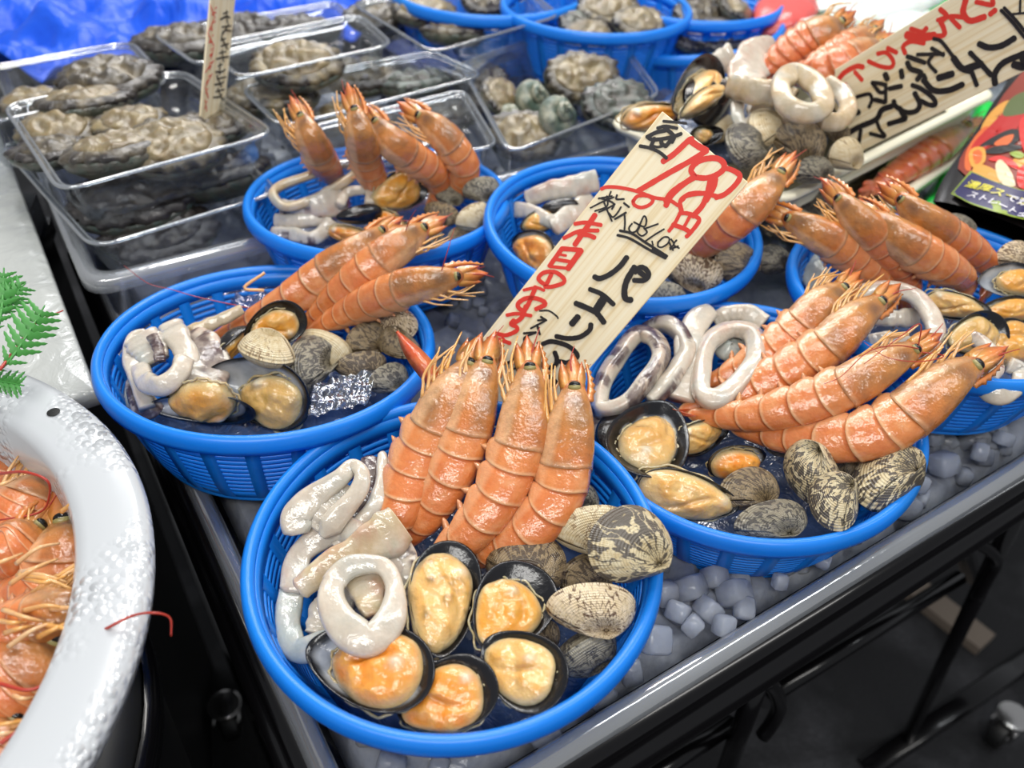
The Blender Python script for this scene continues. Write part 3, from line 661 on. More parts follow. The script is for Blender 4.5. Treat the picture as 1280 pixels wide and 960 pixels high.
# crushed ice: heaped surface and loose rubble, one mass
def ice_z(u, v):
    x, y, _ = TP(u, v, 0) - np.array([0, 0, Z0])
    return -.066 + .022 * max(0, min(1, (v - .25) / .25)) + .004 * fbm(x, y, 0, 28) + .005 * fbm(x, y, 2, 9)
mb = MB(); nu, nv = 150, 150
U_ = np.linspace(.013, TLU - .025, nu); V_ = np.linspace(.013, TLV - .035, nv)
mb.grid([[TP(u, v, -.0935 if (i in (0, nu - 1) or j in (0, nv - 1)) else ice_z(u, v) + .006 * (noise.cell(Vector((u * 55, v * 55, 0))) - .5)) for j, v in enumerate(V_)] for i, u in enumerate(U_)])
rng = random.Random(5)
def chunk(mb, c, s, rng, squash=.8):
    ax = [unit([rng.gauss(0, 1) for _ in range(3)]) for _ in range(1)][0]; e1 = unit(np.cross(ax, [.2, .5, .7])); e2 = np.cross(ax, e1); g = []
    k1, k2, k3 = s * rng.uniform(.7, 1.1), s * rng.uniform(.7, 1.1), s * rng.uniform(.6, 1.0)
    for i in range(7):
        th = PI * i / 6; row = []
        for j in range(10):
            a = 2 * PI * j / 10; x = math.sin(th) * math.cos(a); y = math.sin(th) * math.sin(a); z = math.cos(th)
            e = .42; f = lambda t: (abs(t) ** e) * (1 if t > 0 else -1)
            row.append(c + e1 * f(x) * k1 + e2 * f(y) * k2 + ax * f(z) * k3)
        g.append(row)
    mb.grid(g, wrap_v=True)
for _ in range(900):
    u, v = rng.uniform(.03, .95), rng.uniform(.03, .75)
    chunk(mb, TP(u, v, ice_z(u, v) - .001), rng.uniform(.004, .009), rng)
for _ in range(420):
    u, v = rng.uniform(.03, .9), rng.uniform(.02, .16)
    chunk(mb, TP(u, v, ice_z(u, v) - .003), rng.uniform(.006, .011), rng)
o = mb.obj('crushed_ice', 'ice', smooth=True); tag(o, 'grey heap of crushed ice filling the clear tray', 'ice'); o['kind'] = 'stuff'
for k, (x, y, s) in enumerate([(863, 735, 13), (893, 722, 12), (918, 742, 12), (848, 765, 12), (885, 762, 11), (930, 760, 9), (866, 782, 8), (905, 782, 8), (820, 800, 13), (832, 742, 9), (1190, 505, 14), (1215, 530, 12), (1165, 545, 12), (1245, 510, 13), (1180, 580, 11), (1225, 565, 9), (1255, 548, 9), (1150, 605, 8), (1030, 700, 8), (975, 727, 7)]):
    z = -.058; c = P(x, y, z); mb = MB(); chunk(mb, c, s / 1040 * .52 * 1.5, rng)
    tag(mb.obj('ice_cube', 'ice_cube'), 'clear ice cube loose in front of the mussel and clam basket' if k < 10 or k > 17 else 'clear ice cube loose beside the basket with long feelers', 'ice cube', 'ice cubes by the front edge' if k < 10 or k > 17 else 'ice cubes by the right baskets')

# ------------------------------------------------------------------ baskets
BK = dict(A=((-.026, .268, 0), (-.014, -.036, .999)), B=((-.156, .420, .005), (.024, .100, .993)), C=((.144, .383, -.003), (-.048, -.048, .998)),
          D=((.079, .561, .022), (.031, -.018, .999)), E=((-.113, .603, .014), (.0, .06, .998)), F=((.297, .492, .018), (0, 0, 1)))
basket(*BK['A'], 'blue basket nearest the viewer, holding four shrimp heads up against the price card', .05)
basket(*BK['B'], 'blue basket beside the enamel basin, three shrimp pointing away over its rim', .11)
basket(*BK['C'], 'blue basket with four shrimp lying sideways across its rim above grey clams', .02)
basket(*BK['D'], 'blue basket behind the standing price card, half hidden by it', .07)
basket(*BK['E'], 'blue basket beside the clear packs with heads of four shrimp sticking up', .15)
basket(*BK['F'], 'blue basket in front of the dark food pouch, cut by the picture edge', .09)
for k, l in zip('ABCDEF', ('in the nearest basket', 'in the basket beside the enamel basin', 'in the basket with sideways shrimp', 'behind the price card', 'in the basket beside the clear packs', 'in the basket by the food pouch')):
    ice_bag(*BK[k], 'dark blue wet ice cushion under the seafood ' + l)
# ------------------------------------------------------------------ nearest basket
G = 'shrimp in the nearest basket'
shrimp([(588, 452, .030), (568, 490, .028), (540, 540, .016), (515, 590, .004), (498, 640, -.006), (478, 672, -.016), (452, 688, -.026)], .0150, 1, 'raw orange shrimp at the squid side of the nearest basket, heavy legs along its belly', G, 1, roll=12, legs=10)
shrimp([(610, 448, .034), (598, 490, .030), (582, 545, .018), (562, 595, .006), (535, 640, -.008), (505, 670, -.020), (480, 690, -.030)], .0138, 1, 'raw shrimp second from the squid in the nearest basket, dark purple stain in its head', G, 2, roll=8)
shrimp([(662, 455, .038), (660, 495, .034), (652, 545, .024), (630, 605, .012), (598, 655, .000), (560, 690, -.012), (522, 715, -.022)], .0142, 1, 'raw shrimp third from the squid, longest curve with tail tucked behind a black mussel', G, 3, roll=8)
shrimp([(718, 480, .036), (715, 520, .032), (708, 570, .020), (695, 625, .008), (655, 668, -.004), (610, 690, -.014), (575, 700, -.020)], .0145, 1, 'raw shrimp nearest the clams, head touching the blue basket behind', G, 4, roll=8, legs=8)
Gs = 'squid in the nearest basket'
squid([(365, 742, -.020), (378, 690, -.014), (430, 662, -.006), (468, 690, -.004), (500, 724, -.012), (512, 752, -.022)], 'long pale squid band curling over the pile, pinkish speckled bend on top', .0068, .0036, False, 8, .25, seed=1, group=Gs)
squid([(365, 735, -.022), (360, 780, -.022), (372, 812, -.022), (410, 803, -.018), (455, 782, -.016)], 'greyish squid band hugging the wall of the nearest basket', .0062, .0035, False, 0, .0, seed=2, group=Gs, col=SQG)
squid([(418, 728, .002, 1.15), (440, 708, .004), (478, 708, .004, .9), (493, 735, .003, .9), (488, 775, .0, 1.3), (462, 800, -.001, 1.6), (432, 785, .0, 1.5), (415, 755, .001, 1.3)], 'round white squid ring lying flat on top of the nearest pile', .0052, .0042, True, 0, .12, seed=3, group=Gs)
squid([(375, 668, -.006, 1.2), (372, 645, .0, 1.3), (395, 620, .006, 1.1), (425, 598, .012, .8), (440, 583, .014, .7), (452, 592, .014, .7), (447, 615, .010, .8), (420, 648, .002, 1.), (402, 670, -.004, 1.)], 'folded glossy squid ring with a narrow loop pointing at the shrimp', .0062, .0040, False, 6, .1, seed=4, group=Gs, tip=True)
squid([(385, 655, -.004, 1.7), (405, 632, .002, 1.7), (432, 605, .006, 1.2)], 'milky inner face of squid inside the folded ring', .0070, .003, False, 0, 0, seed=5, group=Gs, name='squid_piece')
squid([(478, 568, .004, .7), (478, 600, .002), (466, 635, -.002), (440, 662, -.008), (420, 685, -.012)], 'narrow pink squid strip beside the first shrimp', .0040, .0040, False, 0, .18, seed=6, group=Gs)
squid([(462, 572, -.002), (462, 605, -.004), (448, 638, -.008), (428, 662, -.014)], 'dark purple squid skin between the folded ring and the pink strip', .0050, .0025, False, 0, .2, 1.2, seed=7, group=Gs, col=SQD, name='squid_skin')
squid([(372, 738, -.008, 1.0), (405, 712, -.004, 1.1), (442, 688, .0, 1.2), (478, 672, .004, 1.9), (500, 655, .006, 1.9)], 'flat cream squid flap with a tan speckled face and a lifted corner', .0062, .0034, False, -8, .45, seed=8, group=Gs, col=SQY, name='squid_flap')
squid([(487, 668, .0), (505, 695, -.006), (512, 725, -.012), (505, 755, -.020)], 'squid strip with a small dark ink spot next to the tall mussel', .0060, .003, False, 0, .25, .5, seed=9, group=Gs)
squid([(442, 700, -.002, .8), (455, 725, -.004, 1.5), (462, 752, -.006, 1.2), (458, 772, -.008, .5)], 'pink speckled squid tip showing through the round white ring', .0062, .003, False, 0, .6, seed=10, group=Gs, col=SQY, name='squid_flap', tip=True)
squid([(402, 795, -.024), (410, 765, -.02), (425, 745, -.018), (445, 750, -.018)], 'pale squid lump under the round white ring', .009, .004, False, 0, 0, seed=11, group=Gs, name='squid_piece')
Gm = 'open mussels in the nearest basket'
mussel(384, 806, 540, 858, -.012, -.004, 'big open mussel with round orange meat against the near rim', wid=.68, roll=14, meat='orange', ms=(.68, .92), mo=(.05, .0), mh=.14, seed=1, group=Gm, spot=(.25, .1), nacre=.80)
mussel(496, 892, 622, 850, -.016, -.006, 'open mussel with deep orange meat in the middle of the near rim', wid=.78, roll=12, meat='orange', ms=(.80, .92), mo=(-.06, -.03), seed=2, group=Gm, spot=(.35, .2), nacre=.5)
mussel(548, 822, 568, 676, -.010, .002, 'tall open mussel standing upright with long cream meat', wid=.66, roll=-6, meat='cream', ms=(.88, .90), mo=(-.04, .04), mh=.16, seed=3, group=Gm, spot=(.28, -.22), nacre=.45, dark=.8)
mussel(606, 812, 676, 710, -.008, -.002, 'open mussel with a wide black lip behind the cream mussel', wid=.88, roll=6, meat='yellow', ms=(.76, .82), mo=(-.10, .02), mh=.10, seed=4, group=Gm, spot=(.3, .1), nacre=.35)
mussel(606, 800, 700, 874, -.006, -.002, 'open mussel with pale peach meat next to the striped dark clam', wid=.84, roll=6, meat='cream', ms=(.80, .84), mo=(-.05, -.02), seed=5, group=Gm, spot=(.1, .2), nacre=.5)
Gc = 'clams in the nearest basket'
clam(827, 655, 742, 712, .020, .016, 'zigzag patterned round clam hanging over the nearest rim', 'clam_zigzag', hi=.88, thick=.30, roll=8, seed=1, group=Gc)
clam(790, 655, 690, 668, .002, -.002, 'pale ribbed clam lying under the last shrimp', 'clam_pale', hi=.66, thick=.24, roll=30, seed=2, group=Gc)
clam(795, 757, 682, 762, .002, .0, 'speckled brown clam with clear growth bands facing the viewer', 'clam_speckled', hi=.60, thick=.26, roll=28, seed=3, group=Gc)
clam(768, 792, 690, 838, -.014, -.018, 'dark striped clam on edge below the speckled clam', 'clam_grey', hi=.62, thick=.30, roll=68, seed=4, group=Gc)
clam(708, 712, 605, 698, -.010, -.014, 'brown speckled clam behind the black lipped mussel', 'clam_brown', hi=.80, thick=.30, roll=-10, seed=5, group=Gc)
clam(762, 708, 700, 735, -.022, -.022, 'dim brown clam low between the zigzag clam and the speckled clam', 'clam_brown', hi=.8, thick=.3, roll=20, seed=6, group=Gc)
clam(745, 615, 690, 640, -.014, -.014, 'dark clam edge peeping out behind the pale ribbed clam', 'clam_grey', hi=.7, thick=.3, roll=10, seed=7, group=Gc)
clam(700, 790, 650, 800, -.034, -.034, 'shaded clam deep between mussels and the speckled clam', 'clam_brown', hi=.8, thick=.3, roll=20, seed=8, group=Gc)

t = thing('shrimp_tail_blade', tuple(P(520, 448, .03)), 'orange red shrimp tail blade crossing the blue rim beside the first shrimp head', 'shrimp tail')
mb = MB(); c_ = crm([P(496, 414, .034), P(512, 436, .034), P(530, 458, .030), P(548, 482, .022)], 24); g = []; tc_ = unit(CAMP - c_[10])
for i in range(24):
    q = i / 23; d_ = unit(c_[min(23, i + 1)] - c_[max(0, i - 1)]); s_ = unit(np.cross(d_, tc_)); w_ = .0006 + .0052 * math.sin(PI * (.04 + .62 * q)) ** 1.3; g.append([c_[i] + s_ * w_, c_[i] + tc_ * .0016, c_[i] - s_ * w_, c_[i] - tc_ * .0012])
mb.grid(g, [[L3(RED, ORG, q)] * 4 for q in np.linspace(0, 1, 24)], wrap_v=True); mb.cap(0, 4); mb.cap(92, 4, True); mb.obj('blade', 'shell', t)
# ------------------------------------------------------------------ basket beside the enamel basin
G = 'shrimp in the basket beside the basin'
shrimp([(482, 286, .036), (446, 314, .034), (404, 342, .022), (362, 374, .008), (315, 402, -.006), (268, 424, -.016)], .0125, -1, 'slim orange shrimp rising from the squid, long spike crossing the basket behind', G, 11, roll=-5, ant=[[(312, 385, 0), (250, 372, .006), (215, 362, .012), (185, 354, .016), (155, 332, .03)]], legs=6)
shrimp([(534, 284, .042), (500, 306, .040), (460, 337, .030), (428, 365, .016), (402, 388, .002), (380, 408, -.008)], .0130, -1, 'middle shrimp of the three, eye and red feelers over the basket behind', G, 12, roll=-5, ant=[[(506, 292, .046), (512, 275, .06), (520, 262, .07)], [(552, 338, .046), (560, 312, .06), (568, 285, .07)]], legs=6)
shrimp([(578, 344, .036), (550, 350, .036), (512, 358, .030), (470, 373, .020), (430, 392, .006), (392, 412, -.006)], .0125, -1, 'lowest shrimp of the three, head lying over the gap filled with ice', G, 13, roll=8, legs=8)
t = thing('broken_shrimp_leg', tuple(P(318, 358, .008)), 'pale bent shrimp leg lying over the back rim of the basin-side basket', 'shrimp leg')
mb = MB(); mb.tube(crm([P(331, 341, .016), P(305, 360, .010), P(330, 363, .008)], 14), .0012, 6, L3(YEL, PALE, .5)); mb.obj('leg_joint', 'leg', t)
Gs = 'squid in the basket beside the basin'
squid([(166, 430, -.02), (154, 455, -.02), (158, 485, -.02), (178, 508, -.018)], 'translucent grey squid strip against the wall next to the basin', .0075, .003, False, 10, 0, seed=21, group=Gs, col=SQG)
squid([(185, 420, .002), (168, 424, .002), (163, 445, .0), (170, 470, -.002), (178, 492, -.006), (184, 510, -.010)], 'thin white squid strap running down the front of the curled heap', .0050, .0035, False, 0, .15, seed=22, group=Gs)
squid([(176, 422, .006, 1.3), (186, 436, .004, 1.3), (196, 452, .0)], 'squid lobe with a dark wedge of skin at the top of the heap', .0090, .004, False, 0, .2, 0, seed=23, group=Gs, name='squid_piece')
squid([(190, 420, .012), (198, 436, .010), (200, 452, .006)], 'dark brown skin wedge on the curled squid heap', .0035, .0022, False, 0, .2, 1.3, seed=24, group=Gs, col=SQD, name='squid_skin')
squid([(214, 408, .004, 1.2), (222, 424, .006, 1.2), (232, 440, .004), (238, 462, -.002), (234, 486, -.008)], 'broad glossy white squid lobe in the middle of the heap', .0070, .0045, False, 0, .1, seed=25, group=Gs, name='squid_piece')
squid([(230, 450, .008), (224, 466, .008), (204, 482, .006), (184, 478, .002), (176, 462, -.002)], 'thick white squid curl shaped like a cup', .0062, .0050, False, 0, .1, seed=26, group=Gs)
squid([(236, 420, .0, 1.0), (250, 436, .0, 1.6), (256, 458, -.002, 1.9), (246, 480, -.006, 1.6), (228, 494, -.010, 1.0)], 'squid flap with dark reddish skin next to the thin open mussel', .0085, .0028, False, 0, .5, .75, seed=27, group=Gs, name='squid_flap')
squid([(172, 470, -.010), (172, 490, -.012), (182, 512, -.014), (196, 500, -.012)], 'mauve spotted squid piece low beside the near rim', .0065, .003, False, 0, .6, .4, seed=28, group=Gs, name='squid_piece')
squid([(222, 418, -.002, .8), (250, 410, .0, .9), (280, 398, .004, .9), (303, 386, .008, .7)], 'straight white squid strip lying along the slim shrimp', .0048, .003, False, 0, .05, seed=29, group=Gs, col=SQY)
Gm = 'mussels in the basket beside the basin'
mussel(306, 424, 382, 392, .006, .016, 'mussel standing up with a thick black lip over the shrimp tails', wid=.78, roll=-8, meat='yellow', ms=(.80, .74), mo=(-.04, -.04), mh=.10, seed=11, group=Gm, nacre=.45, spot=(.25, -.25))
mussel(318, 408, 262, 462, .002, -.010, 'dark mussel valve on edge showing a slice of yellow meat', wid=.60, roll=72, meat='yellow', ms=(.8, .8), mh=.16, seed=12, group=Gm, depth=.24)
mussel(256, 470, 388, 512, -.006, -.010, 'widest open mussel with grey lining and lumpy cream meat', wid=.66, roll=-16, meat='tan', ms=(.58, .78), mo=(.12, -.06), mh=.12, seed=13, group=Gm, nacre=.86, dark=.4, spot=(-.2, .3))
mussel(182, 510, 320, 516, -.012, -.012, 'thin mussel half lying along the near rim with yellow meat', wid=.44, roll=-46, meat='yellow', ms=(.60, 1.1), mo=(.02, .08), mh=.18, seed=14, group=Gm, depth=.2)
Gc = 'clams in the basket beside the basin'
clam(302, 428, 368, 452, .010, .008, 'pale clam with its dark hinge slit facing up beside the raised mussel', 'clam_pale', hi=.72, thick=.30, roll=62, seed=11, group=Gc)
clam(400, 424, 368, 492, -.004, -.010, 'grey brown clam standing at an angle by the crumpled film', 'clam_grey', hi=.62, thick=.3, roll=20, seed=12, group=Gc)
clam(438, 446, 376, 424, -.008, -.008, 'tan clam with white edge lines behind the upright grey clam', 'clam_pale', hi=.66, thick=.3, roll=40, seed=13, group=Gc)
clam(483, 450, 418, 462, -.010, -.012, 'brown clam with rough golden growth ridges', 'clam_brown', hi=.56, thick=.3, roll=25, seed=14, group=Gc)
clam(484, 412, 434, 438, -.006, -.010, 'dull brown clam between the lowest shrimp and the ridged clam', 'clam_brown', hi=.78, thick=.3, roll=10, seed=15, group=Gc)
clam(472, 396, 522, 412, -.002, .0, 'net patterned clam under the lowest shrimp head at the rim', 'clam_speckled', hi=.78, thick=.32, roll=10, seed=16, group=Gc)
clam(474, 424, 526, 440, -.008, -.006, 'striped brown clam against the wall next to the ice gap', 'clam_brown', hi=.6, thick=.3, roll=30, seed=17, group=Gc)
clam(508, 462, 462, 486, -.012, -.014, 'wet dark clam by the film at the near wall', 'clam_grey', hi=.7, thick=.3, roll=15, seed=18, group=Gc)
clam(452, 400, 470, 420, -.020, -.020, 'shaded clam low under the lowest shrimp', 'clam_brown', hi=.8, thick=.32, seed=19, group=Gc)
def film(pts, z, label, n=26, amp=.004, seed=0, mat='clear_wrap'):
    """crumpled clear film over a photo quad"""
    q = [P(x, y, z) for x, y in pts]; mb = MB(); g = []
    for i in range(n):
        r = []
        for j in range(n):
            u, v = i / (n - 1), j / (n - 1); p = (q[0] * (1 - u) + q[1] * u) * (1 - v) + (q[3] * (1 - u) + q[2] * u) * v
            r.append(p + UP * (amp * (abs(fbm(p[0], p[1], seed, 110)) * 1.6 + fbm(p[0], p[1], seed, 260))))
        g.append(r)
    mb.grid(g); o = mb.obj('plastic_film', mat); k = o.modifiers.new('thick', 'SOLIDIFY'); k.thickness = .0003; return tag(o, label, 'plastic film')
film([(385, 522), (392, 482), (470, 462), (462, 505)], -.010, 'crumpled clear film under the clams of the basin-side basket', seed=3)
film([(240, 372), (262, 352), (372, 352), (330, 388)], -.020, 'wrinkled clear film behind the squid strip of the basin-side basket', seed=5)

# ------------------------------------------------------------------ basket with sideways shrimp
G = 'shrimp lying across the right basket'
shrimp([(1056, 358, .034), (1030, 378, .032), (1000, 408, .022), (966, 438, .012), (926, 462, .0), (880, 480, -.010)], .0130, 1, 'topmost sideways shrimp, body passing under the white squid ring', G, 21, roll=6, legs=8)
shrimp([(1104, 374, .038), (1074, 396, .036), (1036, 432, .026), (992, 460, .016), (940, 486, .004), (892, 504, -.006), (858, 512, -.012)], .0135, 1, 'second sideways shrimp, its eye over a curved squid band', G, 22, roll=6, legs=8)
shrimp([(1148, 434, .040), (1114, 452, .038), (1066, 480, .028), (1012, 503, .018), (950, 518, .006), (905, 521, -.002), (870, 519, -.008)], .0130, 1, 'third sideways shrimp with long fine red feelers', G, 23, roll=6, legs=8,
       ant=[[(1150, 436, .044), (1120, 432, .056), (1085, 440, .06), (1052, 470, .05), (1030, 480, .045)], [(1150, 440, .04), (1180, 445, .045), (1150, 452, .05), (1110, 447, .05), (1080, 428, .05)], [(1148, 434, .045), (1150, 405, .06), (1120, 425, .06), (1080, 455, .05)]])
shrimp([(1224, 454, .036), (1190, 474, .034), (1148, 508, .024), (1098, 540, .014), (1035, 551, .004), (975, 545, -.004), (925, 536, -.010)], .0152, 1, 'lowest and largest sideways shrimp, head sticking out over the ice', G, 24, roll=6, legs=10, ant=[[(1105, 540, .02), (1120, 560, .01), (1145, 590, .005)]])
Gs = 'squid in the right basket'
squid([(796, 418, .004), (774, 444, .0), (752, 482, -.006), (752, 512, -.010), (782, 505, -.004), (808, 476, .004), (826, 446, .006), (818, 424, .006)], 'squid ring with dark purple skin patches standing near the price card', .0048, .0068, True, 30, .45, .42, seed=31, group=Gs)
squid([(806, 414, -.004), (828, 405, .004), (848, 414, .006), (858, 436, .006), (848, 458, .004), (832, 482, .0), (812, 502, -.006)], 'arched squid band with one black purple blotch', .0052, .0062, False, 25, .35, .36, seed=32, group=Gs)
squid([(885, 386, .010, 1.2), (868, 408, .008, 1.3), (858, 440, .004, 1.2), (858, 470, .0, 1.2), (850, 500, -.006, 1.4)], 'broad milky squid band between the two rings', .0068, .004, False, 0, .08, seed=33, group=Gs)
squid([(912, 412, .010), (886, 430, .008), (877, 465, .006), (878, 492, .004), (898, 499, .004, 1.3), (924, 478, .008, 1.1), (945, 448, .012, 1.1), (940, 418, .012, 1.1)], 'open white squid ring resting on the topmost sideways shrimp', .0054, .0058, True, 25, .30, seed=34, group=Gs)
squid([(892, 400, .002), (912, 392, .008), (934, 393, .010, 1.2), (954, 406, .008, 1.3)], 'clear white squid flap at the back of the right basket', .0058, .0035, False, 0, .1, seed=35, group=Gs)
squid([(752, 500, -.016), (752, 530, -.020), (770, 548, -.022), (780, 520, -.018)], 'milky squid piece with purple specks in the corner by the first ring', .007, .003, False, 0, .3, .3, seed=36, group=Gs, name='squid_piece')
squid([(895, 420, .002), (910, 440, .0), (925, 425, .0)], 'greyish squid seen through the open ring', .0062, .0035, False, 0, 0, seed=37, group=Gs, col=SQG, name='squid_piece')
Gm = 'mussels in the right basket'
mussel(838, 503, 784, 588, -.002, .002, 'large upright open mussel with black outline and silver tip', wid=.76, roll=-6, meat='cream', ms=(.66, .70), mo=(.03, .02), mh=.13, seed=21, group=Gm, nacre=.62, spot=(.32, .05))
mussel(796, 512, 758, 566, -.014, -.016, 'closed back of a black mussel shell behind the large open one', wid=.72, roll=180, meat=None, seed=22, group=Gm)
mussel(912, 534, 846, 556, -.014, -.012, 'half hidden mussel with pale peach meat under the shrimp tails', wid=.62, roll=24, meat='cream', ms=(.86, .86), mh=.16, seed=23, group=Gm)
mussel(958, 570, 884, 580, -.012, -.008, 'small mussel with vivid orange meat in the puddle', wid=.60, roll=30, meat='orange', ms=(.84, .84), mo=(0, .06), mh=.24, seed=24, group=Gm, spot=(-.05, .1))
mussel(924, 634, 798, 604, -.012, -.006, 'mussel overfilled with smooth cream meat at the near rim', wid=.56, roll=10, meat='cream', ms=(.96, 1.0), mo=(.04, .02), mh=.2, seed=25, group=Gm, spot=(-.4, -.1), groove=(.2, .3))
Gc = 'clams in the right basket'
clam(968, 600, 900, 626, -.012, -.012, 'plain olive clam next to the overfilled mussel', 'clam_brown', hi=.66, thick=.28, roll=5, seed=21, group=Gc)
clam(1006, 640, 918, 664, -.010, -.012, 'ash grey clam with chevron streaks at the near rim', 'clam_grey', hi=.52, thick=.26, roll=5, seed=22, group=Gc)
clam(990, 558, 1046, 628, -.004, -.006, 'large zigzag clam under the lowest sideways shrimp', 'clam_zigzag', hi=.68, thick=.28, roll=-5, seed=23, group=Gc)
clam(1034, 592, 1054, 664, .004, -.002, 'upright clam with a dark tapering stripe leaning on the zigzag clam', 'clam_zigzag', hi=.74, thick=.28, roll=5, seed=24, group=Gc)
clam(1130, 562, 1086, 636, .0, -.006, 'clam striped like fish bones at the far end of the row', 'clam_zigzag', hi=.66, thick=.3, roll=-10, seed=25, group=Gc)
clam(1052, 568, 1092, 612, -.014, -.016, 'dim plain clam sunk between two striped clams', 'clam_brown', hi=.7, thick=.3, roll=0, seed=26, group=Gc)
clam(1128, 548, 1090, 560, -.012, -.012, 'small dark clam hidden under the large shrimp at the wall', 'clam_grey', hi=.7, thick=.3, roll=0, seed=27, group=Gc)
clam(955, 552, 1000, 560, -.016, -.016, 'brown mottled clam in shade behind the orange mussel', 'clam_brown', hi=.7, thick=.3, roll=0, seed=28, group=Gc)
# ------------------------------------------------------------------ basket behind the price card
shrimp([(978, 214, .075), (955, 240, .068), (926, 268, .056), (896, 292, .040), (862, 312, .020), (830, 325, .004)], .0140, 1, 'glossy brown orange shrimp poking out from behind the price card', 'shrimp of the back baskets', 31, roll=15, legs=8, hue=.25)
Gs = 'squid behind the price card'
squid([(658, 250, .010), (682, 240, .018), (712, 234, .022, 1.2), (745, 226, .022, 1.2)], 'whitish pink squid flap leaning towards the price card', .0075, .0035, False, 0, .5, seed=41, group=Gs, name='squid_flap')
squid([(642, 262, .004), (662, 264, .008), (682, 274, .008), (700, 280, .004)], 'white squid edge over the small mussel behind the card', .0060, .003, False, 0, .1, seed=42, group=Gs)
squid([(690, 285, .004), (715, 268, .008), (740, 250, .010)], 'pink squid piece tucked behind the card edge', .0085, .003, False, 0, .7, seed=43, group=Gs, name='squid_piece')
squid([(645, 245, .0), (655, 238, .004), (668, 232, .006)], 'mauve skinned squid scrap at the back wall behind the card', .006, .003, False, 0, .6, .4, seed=44, group=Gs, name='squid_piece')
Gm = 'mussels behind the price card'
mussel(676, 262, 724, 258, .010, .012, 'black mussel shell back beside the price card', wid=.62, roll=180, meat=None, seed=31, group=Gm)
mussel(650, 285, 692, 272, .002, .006, 'little mussel with yellow meat under a squid edge', wid=.7, roll=0, meat='yellow', ms=(.9, .9), mh=.2, seed=32, group=Gm)
mussel(640, 300, 692, 326, -.004, -.002, 'orange meated mussel against the wall left of the card', wid=.78, roll=-14, meat='orange', ms=(.9, .9), mo=(0, -.05), mh=.2, seed=33, group=Gm)
Gc = 'clams behind the price card'
clam(915, 300, 846, 308, .022, .018, 'rough brown clam topmost of those right of the card', 'clam_brown', hi=.66, thick=.32, roll=15, seed=31, group=Gc)
clam(904, 345, 832, 330, .012, .008, 'tan clam with a clear seam right of the card', 'clam_speckled', hi=.62, thick=.32, roll=28, seed=32, group=Gc)
clam(938, 315, 898, 342, .012, .010, 'smooth brown clam resting on the right wall behind the card', 'clam_brown', hi=.8, thick=.3, roll=5, seed=33, group=Gc)
clam(858, 372, 800, 362, .0, -.002, 'grey clam just above the near rim behind the card', 'clam_grey', hi=.6, thick=.32, roll=25, seed=34, group=Gc)
clam(872, 320, 835, 345, -.004, -.004, 'dark clam under the tan seamed clam', 'clam_grey', hi=.7, thick=.3, roll=0, seed=35, group=Gc)

# ------------------------------------------------------------------ basket beside the clear packs
G = 'shrimp beside the clear packs'
shrimp([(376, 143, .075), (386, 168, .066), (400, 195, .046), (416, 218, .020), (430, 240, .0)], .0125, 1, 'shrimp nearest the price stick, rostrum pointing up, fine legs at its side', G, 41, roll=15, legs=10)
shrimp([(442, 132, .088), (450, 165, .074), (458, 200, .046), (472, 232, .020), (490, 258, -.004)], .0125, 1, 'tall shrimp with the highest head beside the clear packs', G, 42, roll=10, legs=8)
shrimp([(468, 150, .070), (488, 176, .062), (515, 196, .048), (540, 214, .034), (548, 236, .016), (538, 258, .0)], .0130, 1, 'shrimp bent behind the black lipped mussel', G, 43, roll=6, legs=8)
shrimp([(520, 142, .070), (545, 160, .064), (568, 186, .050), (582, 212, .034), (574, 236, .016), (556, 252, .0)], .0128, 1, 'plump curled shrimp beside the turban shell pack', G, 44, roll=6, legs=8)
Gs = 'squid beside the clear packs'
squid([(342, 244, .012), (352, 232, .016), (386, 220, .022), (420, 207, .028), (446, 206, .028), (440, 220, .024), (412, 238, .018), (384, 252, .012), (356, 258, .010)], 'long flattened squid ring laid over the rim beside the packs', .0036, .0050, True, 10, .1, seed=51, group=Gs, col=SQY)
squid([(352, 262, .002), (378, 262, .006), (404, 256, .010, 1.4), (428, 246, .012, 1.4)], 'pink and purple spotted squid under the long ring', .0080, .0035, False, 0, .5, .2, seed=52, group=Gs, name='squid_piece')
squid([(344, 276, -.004), (366, 277, -.002), (392, 274, .0), (412, 268, .002)], 'rounded squid strip low beside the near rim', .0060, .0035, False, 0, .1, seed=53, group=Gs)
squid([(340, 292, -.008), (362, 292, -.006), (390, 298, -.006), (408, 286, -.004), (414, 276, .0)], 'twisted squid strip with dark tip on the near rim', .0055, .0035, False, 0, .2, .2, seed=54, group=Gs)
squid([(424, 258, .010), (432, 242, .014), (448, 238, .016), (462, 240, .016), (462, 256, .012)], 'small glossy squid curl in front of the tall shrimp', .0042, .0040, False, 0, .2, seed=55, group=Gs)
Gm = 'mussels beside the clear packs'
mussel(470, 250, 536, 226, .016, .020, 'mussel with smooth yellow meat and a tall black rim', wid=.74, roll=-10, meat='yellow', ms=(.88, .92), mo=(-.10, -.02), mh=.16, seed=41, group=Gm, spot=(.46, .1), nacre=.4)
mussel(420, 272, 478, 264, .014, .014, 'black shell back in front of the yellow meated mussel', wid=.5, roll=165, meat=None, seed=42, group=Gm)
mussel(462, 294, 410, 290, .0, .0, 'narrow mussel with orange meat by the near rim', wid=.5, roll=30, meat='orange', ms=(.9, .9), mh=.22, seed=43, group=Gm)
mussel(516, 290, 466, 272, .004, .004, 'mussel with orange meat wedged before a black shell', wid=.6, roll=20, meat='orange', ms=(.8, .9), mo=(.1, 0), mh=.2, seed=44, group=Gm)
Gc = 'clams beside the clear packs'
clam(624, 232, 578, 242, .022, .020, 'ribbed grey clam against the rim beside the packs', 'clam_grey', hi=.66, thick=.32, roll=15, seed=41, group=Gc)
